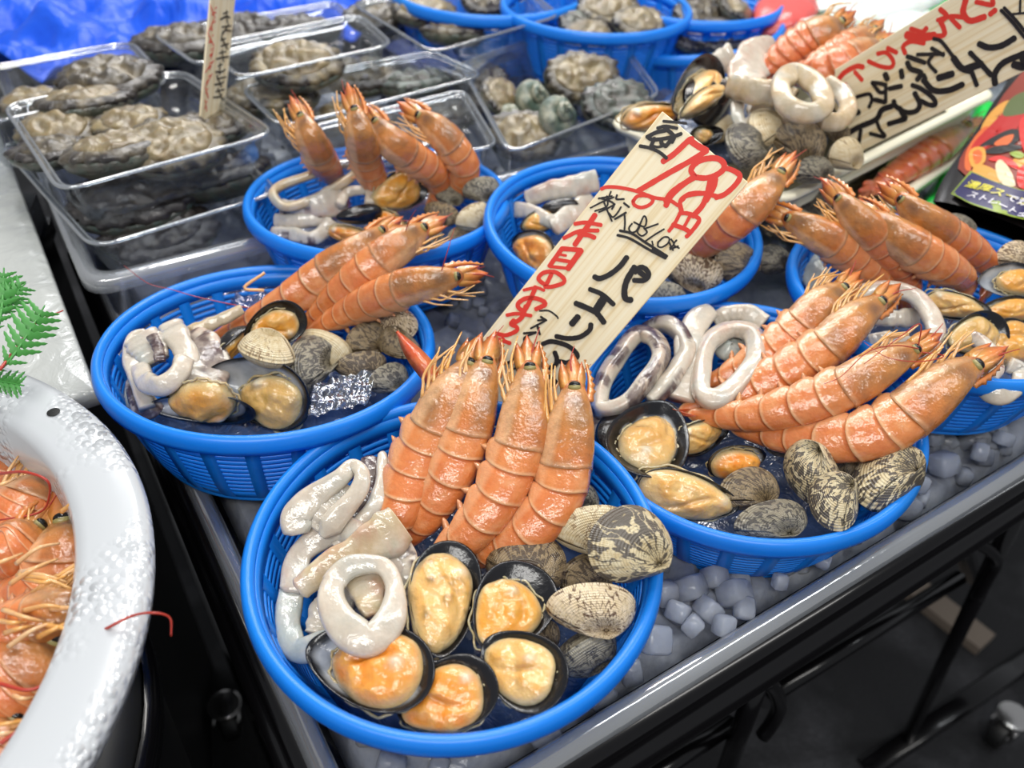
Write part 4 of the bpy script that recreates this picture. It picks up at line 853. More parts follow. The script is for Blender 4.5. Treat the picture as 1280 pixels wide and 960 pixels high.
clam(582, 244, 544, 246, .012, .012, 'dark clam beside the plump curled shrimp', 'clam_grey', hi=.66, thick=.32, roll=10, seed=42, group=Gc)
clam(574, 272, 530, 262, .008, .008, 'brown clam in front of the curled shrimp', 'clam_brown', hi=.6, thick=.32, roll=15, seed=43, group=Gc)
clam(612, 262, 570, 282, .010, .008, 'cream clam with open seam, nearest the next basket', 'clam_pale', hi=.66, thick=.32, roll=30, seed=44, group=Gc)
clam(552, 292, 524, 302, .0, .0, 'black clam low at the near rim', 'clam_grey', hi=.7, thick=.32, roll=10, seed=45, group=Gc)
clam(590, 290, 560, 300, -.002, -.002, 'shaded clam under the cream clam', 'clam_brown', hi=.7, thick=.32, roll=10, seed=46, group=Gc)

# ------------------------------------------------------------------ basket by the food pouch
G = 'shrimp by the food pouch'
shrimp([(978, 270, .050), (1008, 284, .048), (1044, 304, .040), (1076, 328, .028), (1104, 356, .014), (1110, 380, .0)], .0128, 1, 'shrimp with yellowish head resting on the basket rim by the food pouch', G, 51, roll=5, legs=6)
shrimp([(1046, 244, .066), (1068, 270, .060), (1096, 300, .046), (1124, 330, .030), (1138, 358, .014), (1130, 384, .0)], .0128, 1, 'red headed shrimp with dangling legs, second by the food pouch', G, 52, roll=15, legs=10, hue=.2)
shrimp([(1088, 268, .056), (1112, 288, .054), (1146, 312, .046), (1182, 334, .036), (1206, 352, .022), (1200, 376, .006)], .0136, 1, 'stout shrimp in the middle of the basket by the food pouch', G, 53, roll=10, legs=6)
shrimp([(1122, 244, .068), (1148, 268, .062), (1184, 294, .048), (1218, 316, .034), (1240, 340, .020), (1232, 366, .006)], .0128, 1, 'shrimp whose head points at the cream tray, nearest the pouch', G, 54, roll=15, legs=6, hue=.1)
Gs = 'squid by the food pouch'
squid([(1068, 376, .012), (1084, 364, .018), (1112, 362, .022), (1142, 370, .024), (1162, 392, .022), (1170, 418, .018), (1160, 440, .012), (1142, 452, .006)], 'great arched squid band with a speckled inner side', .0058, .0050, False, 10, .4, seed=61, group=Gs)
squid([(1092, 396, .008), (1118, 398, .010), (1146, 396, .010)], 'pale squid strip inside the arched band', .0062, .0035, False, 0, .2, seed=62, group=Gs)
squid([(1086, 426, .004), (1104, 422, .008), (1124, 424, .008), (1140, 430, .004)], 'thin squid strip with a dark slot near the long feelers', .0042, .0035, False, 0, .1, seed=63, group=Gs)
squid([(1004, 322, -.004), (1014, 340, -.004), (1030, 356, -.008)], 'translucent grey squid lump against the basket wall', .0100, .005, False, 0, 0, seed=64, group=Gs, col=SQG, name='squid_piece')
squid([(1200, 420, .020), (1220, 424, .024), (1238, 440, .024), (1244, 460, .020), (1236, 472, .018)], 'squid strip crossing the mussels towards the big shrimp head', .0048, .0040, False, 0, .3, .1, seed=65, group=Gs)
squid([(1226, 472, .014, 1.3), (1238, 490, .012, 1.3), (1256, 494, .012), (1272, 482, .014), (1274, 464, .016), (1260, 456, .018)], 'squid hook hanging over the rim above the ice', .0050, .0045, False, 0, .1, seed=66, group=Gs)
Gm = 'mussels by the food pouch'
mussel(1240, 392, 1156, 374, .018, .020, 'mussel with smooth cream meat above the arched squid band', wid=.52, roll=15, meat='cream', ms=(.92, .9), mh=.18, seed=51, group=Gm)
mussel(1222, 352, 1306, 352, .028, .028, 'wide open mussel cut by the picture edge, grey lining', wid=.66, roll=25, meat='yellow', ms=(.6, .7), mo=(.1, 0), mh=.14, seed=52, group=Gm, nacre=.85)
mussel(1184, 428, 1262, 412, .022, .024, 'mussel with crinkled tan meat and thick black shell edge', wid=.72, roll=0, meat='tan', ms=(.8, .8), mo=(-.06, 0), mh=.14, seed=53, group=Gm, nacre=.5)
mussel(1230, 446, 1296, 420, .012, .014, 'mussel with knobbly yellow meat behind the squid hook', wid=.8, roll=0, meat='yellow', ms=(.9, .9), mh=.2, seed=54, group=Gm, dark=.4)
mussel(1222, 392, 1300, 384, .018, .020, 'black mussel shell with a strip of yellow meat at the picture edge', wid=.5, roll=20, meat='yellow', ms=(.8, .8), mh=.16, seed=55, group=Gm)
Gc = 'clams by the food pouch'
clam(1288, 314, 1246, 326, .034, .032, 'dark net patterned clam below the pouch', 'clam_speckled', hi=.7, thick=.34, roll=10, seed=51, group=Gc)
clam(1206, 276, 1190, 290, .036, .036, 'tiny grey clam peeking over the shrimp by the pouch', 'clam_grey', hi=.9, thick=.34, roll=10, seed=52, group=Gc)
for k, (x1, y1, x2, y2) in enumerate([(985, 290, 950, 275), (982, 318, 948, 332), (1002, 240, 1040, 258)]):
    clam(x1, y1, x2, y2, .0 + .012 * (k == 2), .0 + .012 * (k == 2), ['dark clam on the ice between the card and the pouch-side basket', 'grey clam on the ice at the wall of the pouch-side basket', 'wet clam between the cream tray and the pouch-side shrimp'][k], 'clam_grey', hi=.8, thick=.34, roll=0, seed=60 + k)
# ------------------------------------------------------------------ cream tray and its basket
def PT(q): return P(*q)
tr = thing('cream_tray', tuple(P(1000, 180, .0)), 'shallow cream plastic tray with rounded corner carrying a heaped basket', 'tray')
qz = .040; a = P(762, 152, qz); b = P(975, 252, qz); c = P(1244, 116, qz); d0 = a + (c - b)
def quad_loop(a, b, c, d, r, z=0.0, inset=0.0, k=6):
    pts = []; q = [a, b, c, d]; cen = sum(q) / 4
    for i in range(4):
        p0, p1, p2 = q[i - 1], q[i], q[(i + 1) % 4]; e0 = unit(p0 - p1); e2 = unit(p2 - p1); cc = p1 + (e0 + e2) * inset; rr = max(.002, r - inset * .5)
        for j in range(k + 1):
            t_ = j / k; pts.append((1 - t_) ** 2 * (cc + e0 * rr) + 2 * t_ * (1 - t_) * cc + t_ ** 2 * (cc + e2 * rr) + UP * z)
    return pts
def shell4(mb, q, prof, r): mb.grid([quad_loop(*q, r, z, i) for i, z in prof], wrap_v=True)
mb = MB(); shell4(mb, (a, b, c, d0), [(.010, -.026), (.004, -.004), (-.002, -.005), (-.004, -.001), (-.002, .0015), (.005, .001), (.012, -.023), (.02, -.024)], .022); mb.cap(0, 28, True); mb.cap(len(mb.v) - 28, 28); mb.obj('tray_body', 'cream', tr)
BI = (P(925, 135, .050) + UP * .040 - np.array([0, 0, Z0])); ice_bag(tuple(BI), (0, 0, 1), 'wet ice cushion under the seafood on the cream tray', r=.080)
Gm = 'mussels on the cream tray'
mussel(842, 140, 904, 82, .078, .090, 'tall brown black mussel gaping over the cream tray', wid=.50, roll=-20, meat='cream', ms=(.7, .6), mo=(.0, -.04), mh=.2, seed=61, group=Gm, nacre=.7)
mussel(850, 146, 900, 112, .086, .094, 'mussel with pale orange meat in front of the gaping one', wid=.36, roll=0, meat='cream', ms=(.95, .9), mh=.3, seed=62, group=Gm)
mussel(912, 108, 862, 146, .074, .074, 'black mussel shell beside the squid loops', wid=.62, roll=180, meat=None, seed=63, group=Gm)
mussel(860, 140, 778, 150, .060, .060, 'long mussel with orange meat at the tray corner', wid=.44, roll=20, meat='orange', ms=(.9, .9), mh=.2, seed=64, group=Gm)
mussel(905, 165, 862, 172, .064, .064, 'dark mussel with a pale centre just above the price card', wid=.6, roll=0, meat='cream', ms=(.5, .6), mh=.14, seed=65, group=Gm, nacre=.3)
Gs = 'squid on the cream tray'
squid([(868, 92, .076), (892, 82, .084), (915, 70, .088, 1.2)], 'pinkish squid flap against the back rim on the cream tray', .0095, .0035, False, 0, .4, seed=71, group=Gs, name='squid_flap')
squid([(930, 112, .082, 1.), (934, 90, .088, 1.5), (950, 70, .094, 1.6), (968, 60, .094, 1.)], 'broad shiny squid sheet beside the rear shrimp', .0110, .0035, False, 0, .35, .1, seed=72, group=Gs, name='squid_flap')
squid([(914, 108, .088), (940, 114, .094), (968, 116, .096), (990, 126, .094)], 'long rounded squid arm leading into the big loop', .0095, .0060, False, 0, .2, seed=73, group=Gs, col=SQY)
squid([(990, 92, .108), (976, 108, .106), (984, 132, .100), (1008, 142, .098), (1028, 134, .100), (1024, 112, .106), (1006, 96, .108)], 'big tubular squid loop on top of the cream tray heap', .0078, .0070, True, 0, .1, seed=74, group=Gs, col=SQY)
squid([(1032, 104, .092), (1052, 116, .090), (1060, 136, .086), (1048, 152, .082), (1024, 150, .084)], 'outer squid loop touching the second price card', .0070, .0060, False, 0, .12, seed=75, group=Gs, col=SQY)
squid([(922, 126, .080), (922, 146, .074), (930, 158, .070), (941, 148, .072), (940, 136, .074)], 'thin white squid hook hanging beside the clams', .0052, .0045, False, 0, 0, seed=76, group=Gs)
squid([(945, 128, .082), (965, 140, .080), (990, 146, .080), (1010, 150, .078)], 'pale squid band below the big loop', .0090, .004, False, 0, .2, seed=77, group=Gs)
G = 'shrimp on the cream tray'
shrimp([(1050, 28, .115), (1032, 38, .112), (1008, 50, .106), (984, 66, .098), (962, 84, .088), (948, 100, .078)], .0150, 1, 'rearmost glossy shrimp on the cream tray', G, 61, roll=15, legs=4, hue=.35, detail=.6)
shrimp([(1092, 38, .110), (1074, 50, .108), (1050, 64, .104), (1020, 78, .098), (996, 90, .090)], .0125, 1, 'shrimp in the middle of three behind the second card', G, 62, roll=15, legs=6, hue=.2, detail=.6)
shrimp([(1100, 56, .104), (1076, 68, .102), (1046, 82, .098), (1010, 92, .090), (980, 96, .080)], .0155, 1, 'shrimp nearest the big squid loop, partly behind the second card', G, 63, roll=15, legs=4, hue=.3, detail=.6)
Gc = 'clams on the cream tray'
clam(948, 170, 918, 196, .066, .064, 'round plain clam nearest the price card corner', 'clam_grey', hi=.95, thick=.34, roll=0, seed=71, group=Gc)
clam(958, 146, 950, 182, .070, .068, 'pale yellowish clam seen edge on beside the squid hook', 'clam_pale', hi=.6, thick=.34, roll=40, seed=72, group=Gc)
clam(1032, 185, 966, 172, .066, .072, 'largest brown ridged clam on the cream tray', 'clam_brown', hi=.78, thick=.34, roll=0, seed=73, group=Gc)
clam(1062, 170, 1028, 160, .066, .070, 'mossy dark clam under the outer squid loop', 'clam_brown', hi=.7, thick=.34, roll=10, seed=74, group=Gc)
clam(1074, 188, 1036, 198, .062, .062, 'pale clam under the end of the second card', 'clam_pale', hi=.8, thick=.34, roll=15, seed=75, group=Gc)
clam(1034, 206, 994, 220, .056, .056, 'brown clam next to the cream tray edge', 'clam_grey', hi=.6, thick=.34, roll=10, seed=76, group=Gc)
clam(988, 196, 962, 204, .054, .054, 'shaded clam behind the lone brown shrimp', 'clam_brown', hi=.8, thick=.34, roll=0, seed=77, group=Gc)
clam(908, 150, 886, 172, .056, .056, 'yellow edged open clam beside the round plain clam', 'clam_pale', hi=.6, thick=.3, roll=30, seed=78, group=Gc)
# lower cream tray with one wrapped shrimp
tr = thing('cream_tray', tuple(P(1150, 210, .0)), 'second cream tray in front, holding one dark red shrimp', 'tray')
a2, b2, c2 = P(1030, 268, .0), P(1062, 290, .0), P(1225, 178, .0); a2 = b2 + (a - b) * .45; d2 = a2 + c2 - b2
mb = MB(); shell4(mb, (a2, b2, c2, d2), [(.010, -.026), (.004, -.004), (-.002, -.005), (-.004, -.001), (-.002, .0015), (.005, .001), (.012, -.023), (.02, -.024)], .016); mb.cap(0, 28, True); mb.cap(len(mb.v) - 28, 28); mb.obj('tray_body', 'cream', tr)
shrimp([(1212, 158, .012), (1190, 172, .010), (1160, 192, .008), (1125, 215, .006), (1088, 238, .002)], .0165, 1, 'dark red shrimp lying in the second cream tray', None, 64, roll=30, legs=4, hue=.6, detail=.6)
# ------------------------------------------------------------------ handwritten price cards
class Board:
    """flat card given by three photo corners with distances; strokes land on its plane"""
    def __init__(s, name, o, e1, e2, w, h, label, th=.0016):
        s.o, s.e1, s.e2 = o, unit(e1), unit(e2 - (e2 @ unit(e1)) * unit(e1)); s.n = unit(np.cross(s.e1, s.e2))
        if s.n @ (CAMP - o) < 0: s.n = -s.n
        s.root = thing(name, tuple(o), label, 'price card'); s.k = 0
        mb = MB(); mb.box(np.zeros(3), np.array([w / 2, 0, 0]), np.array([0, h / 2, 0]), np.array([0, 0, th / 2]))
        me = bpy.data.meshes.new('board'); me.from_pydata([list(v) for v in mb.v], [], mb.f); ob = link('board', me, 'card' if h > w else 'card_side', s.root, False)
        R = Matrix((s.e1, s.e2, s.n)).transposed().to_4x4(); cpos = s.o + s.e1 * w / 2 + s.e2 * h / 2 - s.n * th / 2
        ob.matrix_local = Matrix.Translation(Vector(cpos - s.o)) @ R
        bv = ob.modifiers.new('b', 'BEVEL'); bv.width = .0004
    def hit(s, x, y):
        d = CM @ np.array([x - 640, -(y - 480), -FPX]); t_ = ((s.o - CAMP) @ s.n) / (d @ s.n); return CAMP + d * t_
    def strokes(s, name, mat, crops, wob=.10):
        mb = MB(); rng = random.Random(3)
        for (ox, oy, sc), lst in crops:
            for st in lst:
                *pts, w = st; s.k += 1
                W_ = np.array([s.hit(ox + x / sc, oy + y / sc) for x, y in pts]); c = crm(W_, max(8, 7 * len(pts))) if len(pts) > 2 else np.linspace(W_[0], W_[1], 8)
                ppm = np.linalg.norm(s.hit(ox + 10, oy) - s.hit(ox, oy)) / 10; hw = w / sc * ppm / 2; T = np.gradient(c, axis=0); m = len(c)
                T = np.array([unit(t_) for t_ in T]); N = np.cross(s.n, T); up = s.n * (.00012 + .000012 * s.k)
                g = []
                for i in range(m):
                    h = hw * (1 + wob * noise.noise(Vector((i * .5, s.k * 3.1, 0)))); g.append([c[i] + N[i] * h + up, c[i] - N[i] * h + up])
                mb.grid(g)
                for i, sg in ((0, -1), (m - 1, 1)):      # rounded ends
                    b0 = len(mb.v); fan = [c[i] + up]
                    for a in np.linspace(-PI / 2, PI / 2, 9): fan.append(c[i] + (N[i] * math.sin(a) + T[i] * sg * math.cos(a) * .8) * hw + up)
                    mb.v += [list(v) for v in fan]; mb.c += [(1, 1, 1)] * 10
                    for j in range(1, 9): mb.f.append([b0, b0 + j, b0 + j + 1])
        return mb.obj(name, mat, s.root, False)
A_, B_, C_, D_, E_ = (790, 130, 8), (730, 190, 8), (700, 270, 8), (640, 310, 8), (590, 380, 8)
RED1 = [(A_, [[(310, 575), (420, 500), (560, 370), (600, 350), 58], [(580, 365), (660, 420), (745, 465), 64], [(745, 468), (600, 560), (350, 700), (60, 870), 58],
    [(620, 720), (590, 660), (640, 590), (740, 548), (850, 545), (915, 590), (915, 650), (850, 705), (740, 740), (620, 730), 58], [(620, 735), (480, 820), (380, 900), (340, 975), 58],
    [(930, 640), (1000, 660), (1078, 715), (1040, 800), (930, 900), (840, 935), 54], [(835, 720), (825, 800), (790, 880), (740, 965), 58], [(500, 960), (560, 905), (680, 890), (840, 920), 46]]),
 (B_, [[(175, 370), (230, 350), (350, 355), (520, 390), (700, 455), (850, 480), (940, 535), 36], [(490, 490), (540, 440), (640, 440), (690, 480), (650, 530), (570, 555), (505, 530), (490, 490), 36],
    [(820, 535), (870, 440), (960, 350), (1080, 260), 56], [(1262, 290), (1230, 430), (1180, 540), (1090, 640), 56], [(1230, 410), (1100, 420), (1000, 450), (960, 510), (975, 590), 46],
    [(960, 610), (1040, 615), (1120, 645), (1150, 690), (1070, 800), (1025, 845), 42], [(960, 610), (915, 700), (850, 790), 38], [(1060, 640), (1000, 750), 34], [(890, 725), (1000, 765), (1060, 800), 46]]),
 (C_, [[(150, 78), (260, 65), (410, 90), 40], [(350, -10), (290, 80), (150, 285), 54], [(40, 220), (200, 150), (380, 145), 40], [(190, 185), (280, 190), (345, 215), 46]]),
 (D_, [[(500, 5), (375, 180), 46], [(500, 5), (690, 20), 46], [(690, 25), (560, 205), 58], [(430, 110), (600, 140), 36], [(385, 185), (540, 200), 32], [(460, 60), (540, 75), 26],
    [(395, 260), (345, 355), (300, 345), (265, 300), (320, 245), (430, 240), (515, 300), (510, 350), (400, 385), (330, 385), 42],
    [(120, 420), (240, 395), (320, 422), 32], [(235, 390), (200, 480), (130, 615), (70, 600), (65, 550), (150, 500), (270, 510), (335, 560), (240, 610), 46]]),
 (E_, [[(350, 110), (450, 95), (590, 115), 36], [(540, 20), (500, 130), (430, 185), 46], [(420, 160), (390, 200), (450, 230), (440, 270), (340, 310), (250, 295), 42],
    [(160, 345), (260, 350), (380, 390), 40], [(310, 350), (260, 420), 48], [(20, 600), (110, 560), 60], [(50, 640), (100, 570), 60]])]
BLK1 = [(A_, [[(315, 172), (430, 182), (540, 195), 28], [(255, 240), (330, 222), (400, 232), (450, 242), 32], [(150, 330), (240, 285), (330, 265), 40], [(330, 240), (390, 290), (420, 330), (400, 380), 40],
    [(150, 325), (200, 355), (290, 350), (400, 330), (490, 298), 38], [(225, 345), (190, 420), 40], [(290, 350), (300, 400), (340, 420), 42], [(390, 360), (340, 420), 40], [(80, 420), (180, 440), (270, 480), (345, 540), 34], [(190, 415), (260, 430), (330, 410), 26]]),
 (B_, [[(270, 395), (230, 470), (150, 460), 17], [(145, 465), (280, 440), 18], [(65, 558), (180, 500), (300, 450), 17], [(230, 440), (230, 540), (110, 590), 17], [(150, 600), (240, 560), (310, 520), 18], [(240, 480), (300, 520), (280, 570), 20], [(200, 500), (240, 600), (280, 690), 18],
    [(330, 430), (325, 470), (400, 470), 20], [(400, 510), (450, 550), 22], [(250, 610), (290, 650), (340, 600), (370, 550), 18], [(420, 605), (310, 670), 22], [(405, 610), (410, 700), (405, 775), 19],
    [(500, 700), (600, 745), (625, 680), (600, 640), (560, 720), (520, 790), (470, 800), (450, 760), (480, 715), 18], [(560, 740), (535, 800), (580, 838), (630, 800), (600, 760), 18], [(610, 765), (740, 718), 18], [(800, 770), (700, 830), (600, 900), 18], [(680, 890), (690, 930), 16],
    [(740, 900), (800, 850), (850, 860), (840, 910), (780, 950), (740, 940), (740, 900), 18], [(870, 870), (900, 920), (860, 955), 18], [(925, 880), (895, 925), (950, 960), 18]]),
 (C_, [[(600, 145), (720, 175), (850, 260), (1070, 400), 26], [(575, 190), (700, 225), (900, 340), (1055, 420), 26], [(930, 330), (1060, 408), 36], [(1090, 260), (1130, 340), 18], [(1180, 300), (1100, 330), 18],
    [(668, 412), (600, 500), (500, 580), (400, 622), (345, 605), 54], [(745, 510), (670, 640), (645, 740), (655, 820), (710, 838), 62], [(750, 560), (800, 510), (860, 530), (888, 590), (840, 640), (740, 640), 50], [(800, 560), (850, 600), 56]]),
 (D_, [[(780, 410), (900, 460), (1015, 560), 48], [(920, 500), (850, 610), 84], [(640, 550), (760, 600), (850, 650), (920, 740), 56], [(660, 685), (600, 755), 64], [(790, 760), (775, 820), (680, 885), (560, 900), (445, 880), 50],
    [(280, 625), (370, 625), (450, 680), (460, 700), 18]]),
 (E_, [[(690, 125), (745, 160), 22], [(660, 160), (740, 158), (590, 240), 20], [(655, 212), (680, 300), 22], [(520, 290), (640, 280), 24], [(640, 285), (530, 330), (530, 390), (580, 400), (590, 430), 18], [(660, 385), (670, 402), 28], [(516, 415), (516, 440), 16], [(600, 420), (560, 432), 16],
    [(430, 450), (400, 560), 17], [(290, 610), (420, 550), (520, 500), 18], [(420, 540), (450, 660), 18], [(350, 600), (400, 570), (450, 590), (430, 640), (370, 650), (350, 600), 18],
    [(710, 395), (800, 370), (950, 410), (1040, 480), (1050, 530), (960, 580), (880, 570), 48], [(830, 480), (850, 540), (840, 600), (780, 630), (650, 580), 48], [(730, 690), (840, 775), 46], [(835, 770), (725, 835), 60], [(330, 750), (335, 800), 14]])]
def board_from(name, tl, tr, dT, bl, dB, label, ext=0.0):
    a, b, c = PD(*tl, dT), PD(*tr, dT), PD(*bl, dB)
    e2 = unit(a - c); e1 = (b - a) - ((b - a) @ e2) * e2; w = np.linalg.norm(e1); h = np.linalg.norm(a - c) + ext
    return Board(name, a - e2 * h, unit(e1), e2, w * 1.07, h, label)
s1 = board_from('price_card', (828, 139), (943, 205), .468, (588, 442), .520, 'tall pine price card with the big red price, standing between the front baskets', .035)
s1.strokes('red_lettering', 'ink_red', RED1); s1.strokes('black_lettering', 'ink_black', BLK1)
F_, G_ = (1020, 60, 8), (1080, 0, 6.4)
RED2 = [(F_, [[(210, 340), (280, 250), (400, 185), (470, 190), 44], [(390, 240), (460, 320), 38], [(290, 365), (322, 455), 46]]),
 (G_, [[(110, 430), (180, 422), (235, 490), (215, 538), (130, 530), (35, 490), 32], [(190, 385), (260, 420), 34], [(330, 425), (315, 370), (380, 330), (480, 345), 34], [(345, 280), (440, 300), (560, 285), 56], [(375, 230), (480, 262), 32], [(500, 225), (440, 300), 34],
    [(590, 160), (700, 130), (790, 138), 30], [(612, 75), (660, 125), (615, 175), 34], [(615, 175), (640, 230), (640, 280), (560, 290), 34], [(700, 150), (768, 220), 30], [(815, 0), (795, 100), (850, 165), (965, 135), 40], [(900, 15), (1025, 38), (1030, 0), 30], [(1012, 112), (1050, 82), 36]])]
BLK2 = [(F_, [[(370, 500), (480, 468), (540, 462), (560, 520), (532, 590), 32], [(370, 510), (380, 560), 34], [(345, 665), (430, 640), 50], [(300, 865), (430, 790), (600, 715), (660, 620), (760, 580), 48], [(450, 820), (430, 950), 38], [(605, 720), (640, 810), (690, 885), (545, 855), 34],
    [(780, 530), (800, 580), (900, 640), (1000, 630), (1040, 560), (990, 450), 42], [(965, 370), (1060, 410), (1175, 500), (1195, 565), (1130, 565), (1050, 525), 38], [(840, 600), (880, 680), (895, 705), (730, 758), 44],
    [(565, 345), (640, 440), (700, 425), (690, 370), (620, 350), (565, 345), 34], [(700, 360), (700, 540), 32], [(590, 515), (690, 540), 40], [(740, 405), (855, 380), 40], [(695, 262), (715, 308), 50], [(855, 225), (865, 290), 44]]),
 (G_, [[(560, 308), (620, 330), (700, 430), (740, 490), 26], [(720, 465), (780, 540), (860, 565), 46], [(860, 560), (905, 680), 32], [(820, 550), (940, 510), 48], [(852, 420), (930, 500), (1020, 600), 34], [(925, 350), (1000, 378), (1100, 365), (1205, 305), 40],
    [(1290, 425), (1120, 500), (1050, 590), (1052, 670), 40], [(1270, 430), (1285, 530), (1205, 515), 48], [(600, 622), (708, 590), 48], [(480, 640), (560, 720), (680, 720), (790, 675), 42], [(430, 435), (560, 432), (640, 430), 26], [(545, 385), (640, 440), 28], [(560, 432), (520, 500), (580, 575), 26],
    [(350, 450), (490, 500), 32], [(350, 500), (380, 550), (460, 580), (430, 635), 38], [(482, 600), (495, 632), 34], [(1100, 80), (1190, 175), (1290, 300), 20], [(1125, 60), (1210, 150), (1300, 260), 20], [(1185, 112), (1290, 102), 14], [(1255, 0), (1252, 100), 14]])]
a, c = PD(1027, 97, .69), PD(1072, 191, .69); b = PD(1240, -34, .56)
e1 = unit(b - a); e2 = (c - a) - ((c - a) @ e1) * e1; s2 = Board('price_card', a + (c - a) * 0 + e2 * 0, e1, e2, np.linalg.norm(b - a) * 1.7, np.linalg.norm(e2), 'long pine price card slanting up out of the picture over the cream tray')
s2.strokes('red_lettering', 'ink_red', RED2); s2.strokes('black_lettering', 'ink_black', BLK2)
# card seen almost edge on between the clear packs
o3 = PD(249, 166, .70); up3 = unit(PD(266, -30, .655) - o3); sd3 = unit(PD(275, 166, .70) - o3) * .027 + unit((o3 - CAMP) * np.array([1, 1, 0])) * .05; sd3 -= (sd3 @ up3) * up3
s3 = Board('price_card', o3, sd3, up3, np.linalg.norm(sd3), .26, 'narrow pine price card seen almost edge on among the clear packs')
def loc3(pts, w): return [tuple(np.array(Q2(s3.o + s3.e1 * x * .05 + s3.e2 * y * .13))) for x, y in pts] + [w]
def Q2(w):
    q = CM.T @ (np.array(w) - CAMP); return 640 + FPX * q[0] / -q[2], 480 - FPX * q[1] / -q[2]
rng = random.Random(11)
def scr(x0, x1, y0, y1, n, w):
    out = []
    for i in range(n):
        y = y0 + (y1 - y0) * i / n; m = (x0 + x1) / 2; st = (y1 - y0) / n
        out.append(loc3([(x0 + rng.uniform(0, .15), y), (m, y + st * rng.uniform(-.1, .3)), (x1 - rng.uniform(0, .15), y + st * .2)], w))
        out.append(loc3([(m + rng.uniform(-.2, .2), y - st * .2), (m + rng.uniform(-.2, .2), y + st * .7)], w)); out.append(loc3([(x0 + .1, y + st * .45), (m + rng.uniform(0, .2), y + st * .6)], w * .8))
    return out
s3.strokes('red_lettering', 'ink_red', [((0, 0, 1), scr(.25, .8, .98, 1.35, 5, 3.0) + scr(.04, .22, .15, .80, 8, 1.6))]); s3.strokes('black_lettering', 'ink_black', [((0, 0, 1), scr(.35, .85, .22, .78, 7, 2.4) + scr(.4, .9, .84, .90, 1, 1.6))])

# ------------------------------------------------------------------ clear packs of abalone and turban shells
G = 'clear packs of shellfish'
def pack(q, z, dep, label, r=.02, lip=.004, ins=.014):
    q = [P(x, y, z) for x, y in q]; t_ = thing('clear_pack', tuple(sum(q) / 4 - UP * dep), label, 'clear pack', G)
    mb = MB(); shell4(mb, q, [(0, 0), (lip, -.0015), (ins * .5, -dep * .5), (ins, -dep * .92), (ins + .006, -dep)], r); mb.cap(len(mb.v) - 28, 28); mb.obj('bowl', 'clear_pack', t_)
    for off, rad in ((0.0, .0016), (.0045, .0009)):
        mb = MB(); mb.tube(quad_loop(*q, r, -off * .5, off), rad, 8, closed=True); mb.obj('rolled_rim', 'clear_rim', t_)
    return t_
clear('clear_rim', (235, 240, 245), .30, .12, .2, 40, .12)
t = NT('dark_wet_tray'); t.set(Base_Color=lin((52, 54, 52)), Roughness=.25); M['dark_tray'] = t.m
# raised clear tray under the packs
tr2 = thing('ice_tray', tuple(P(260, 240, -.06)), 'second clear tray with a violet grey edge carrying the shellfish packs', 'tray')
q0, q1, q3 = P(110, 352, -.005), None, None
c0 = q0; q1 = q0 + TU * .62; q3 = q0 + TV * .80; q2 = q1 + TV * .80
mb = MB(); shell4(mb, (q3, q2, q1, q0), [(-.004, -.012), (-.004, -.002), (0, 0), (.006, 0), (.009, -.006), (.011, -.045), (.02, -.047)], .022); mb.cap(len(mb.v) - 28, 28); mb.obj('tray_wall', 'clear_tray', tr2)
pack([(0, 180), (250, 150), (350, 240), (116, 311)], .012, .045, 'lower clear pack holding large dark abalone, nearest the white slab')
pack([(4, 132), (228, 88), (345, 166), (75, 240)], .048, .040, 'upper clear pack of frilled abalone stacked on the lower one')
pack([(-60, 92), (165, 52), (212, 104), (-40, 160)], .046, .050, 'rear clear pack with rounded corners in front of the blue sheet')
pack([(190, 42), (420, 2), (440, 22), (246, 82)], .050, .045, 'clear pack of grey abalone behind the narrow price card')
pack([(250, 58), (450, 18), (492, 56), (300, 98)], .064, .040, 'clear pack with an upside down brown abalone in the middle row')
pack([(300, 110), (540, 64), (606, 94), (350, 160)], .040, .040, 'clear pack behind the highest shrimp head, long shiny rim')
pack([(352, 168), (580, 112), (624, 184), (400, 206)], .036, .040, 'clear pack partly hidden by the shrimp of the left rear basket')
pack([(440, 4), (640, -30), (700, 20), (540, 66)], .060, .040, 'clear pack of pale abalone at the top of the picture')
pack([(574, 80), (752, 18), (826, 118), (636, 192)], .040, .050, 'open clear pack of green turban shells next to the price card')
AB = [lin((70, 63, 54)), lin((118, 106, 82)), lin((48, 43, 42)), lin((150, 134, 98)), lin((80, 92, 82))]
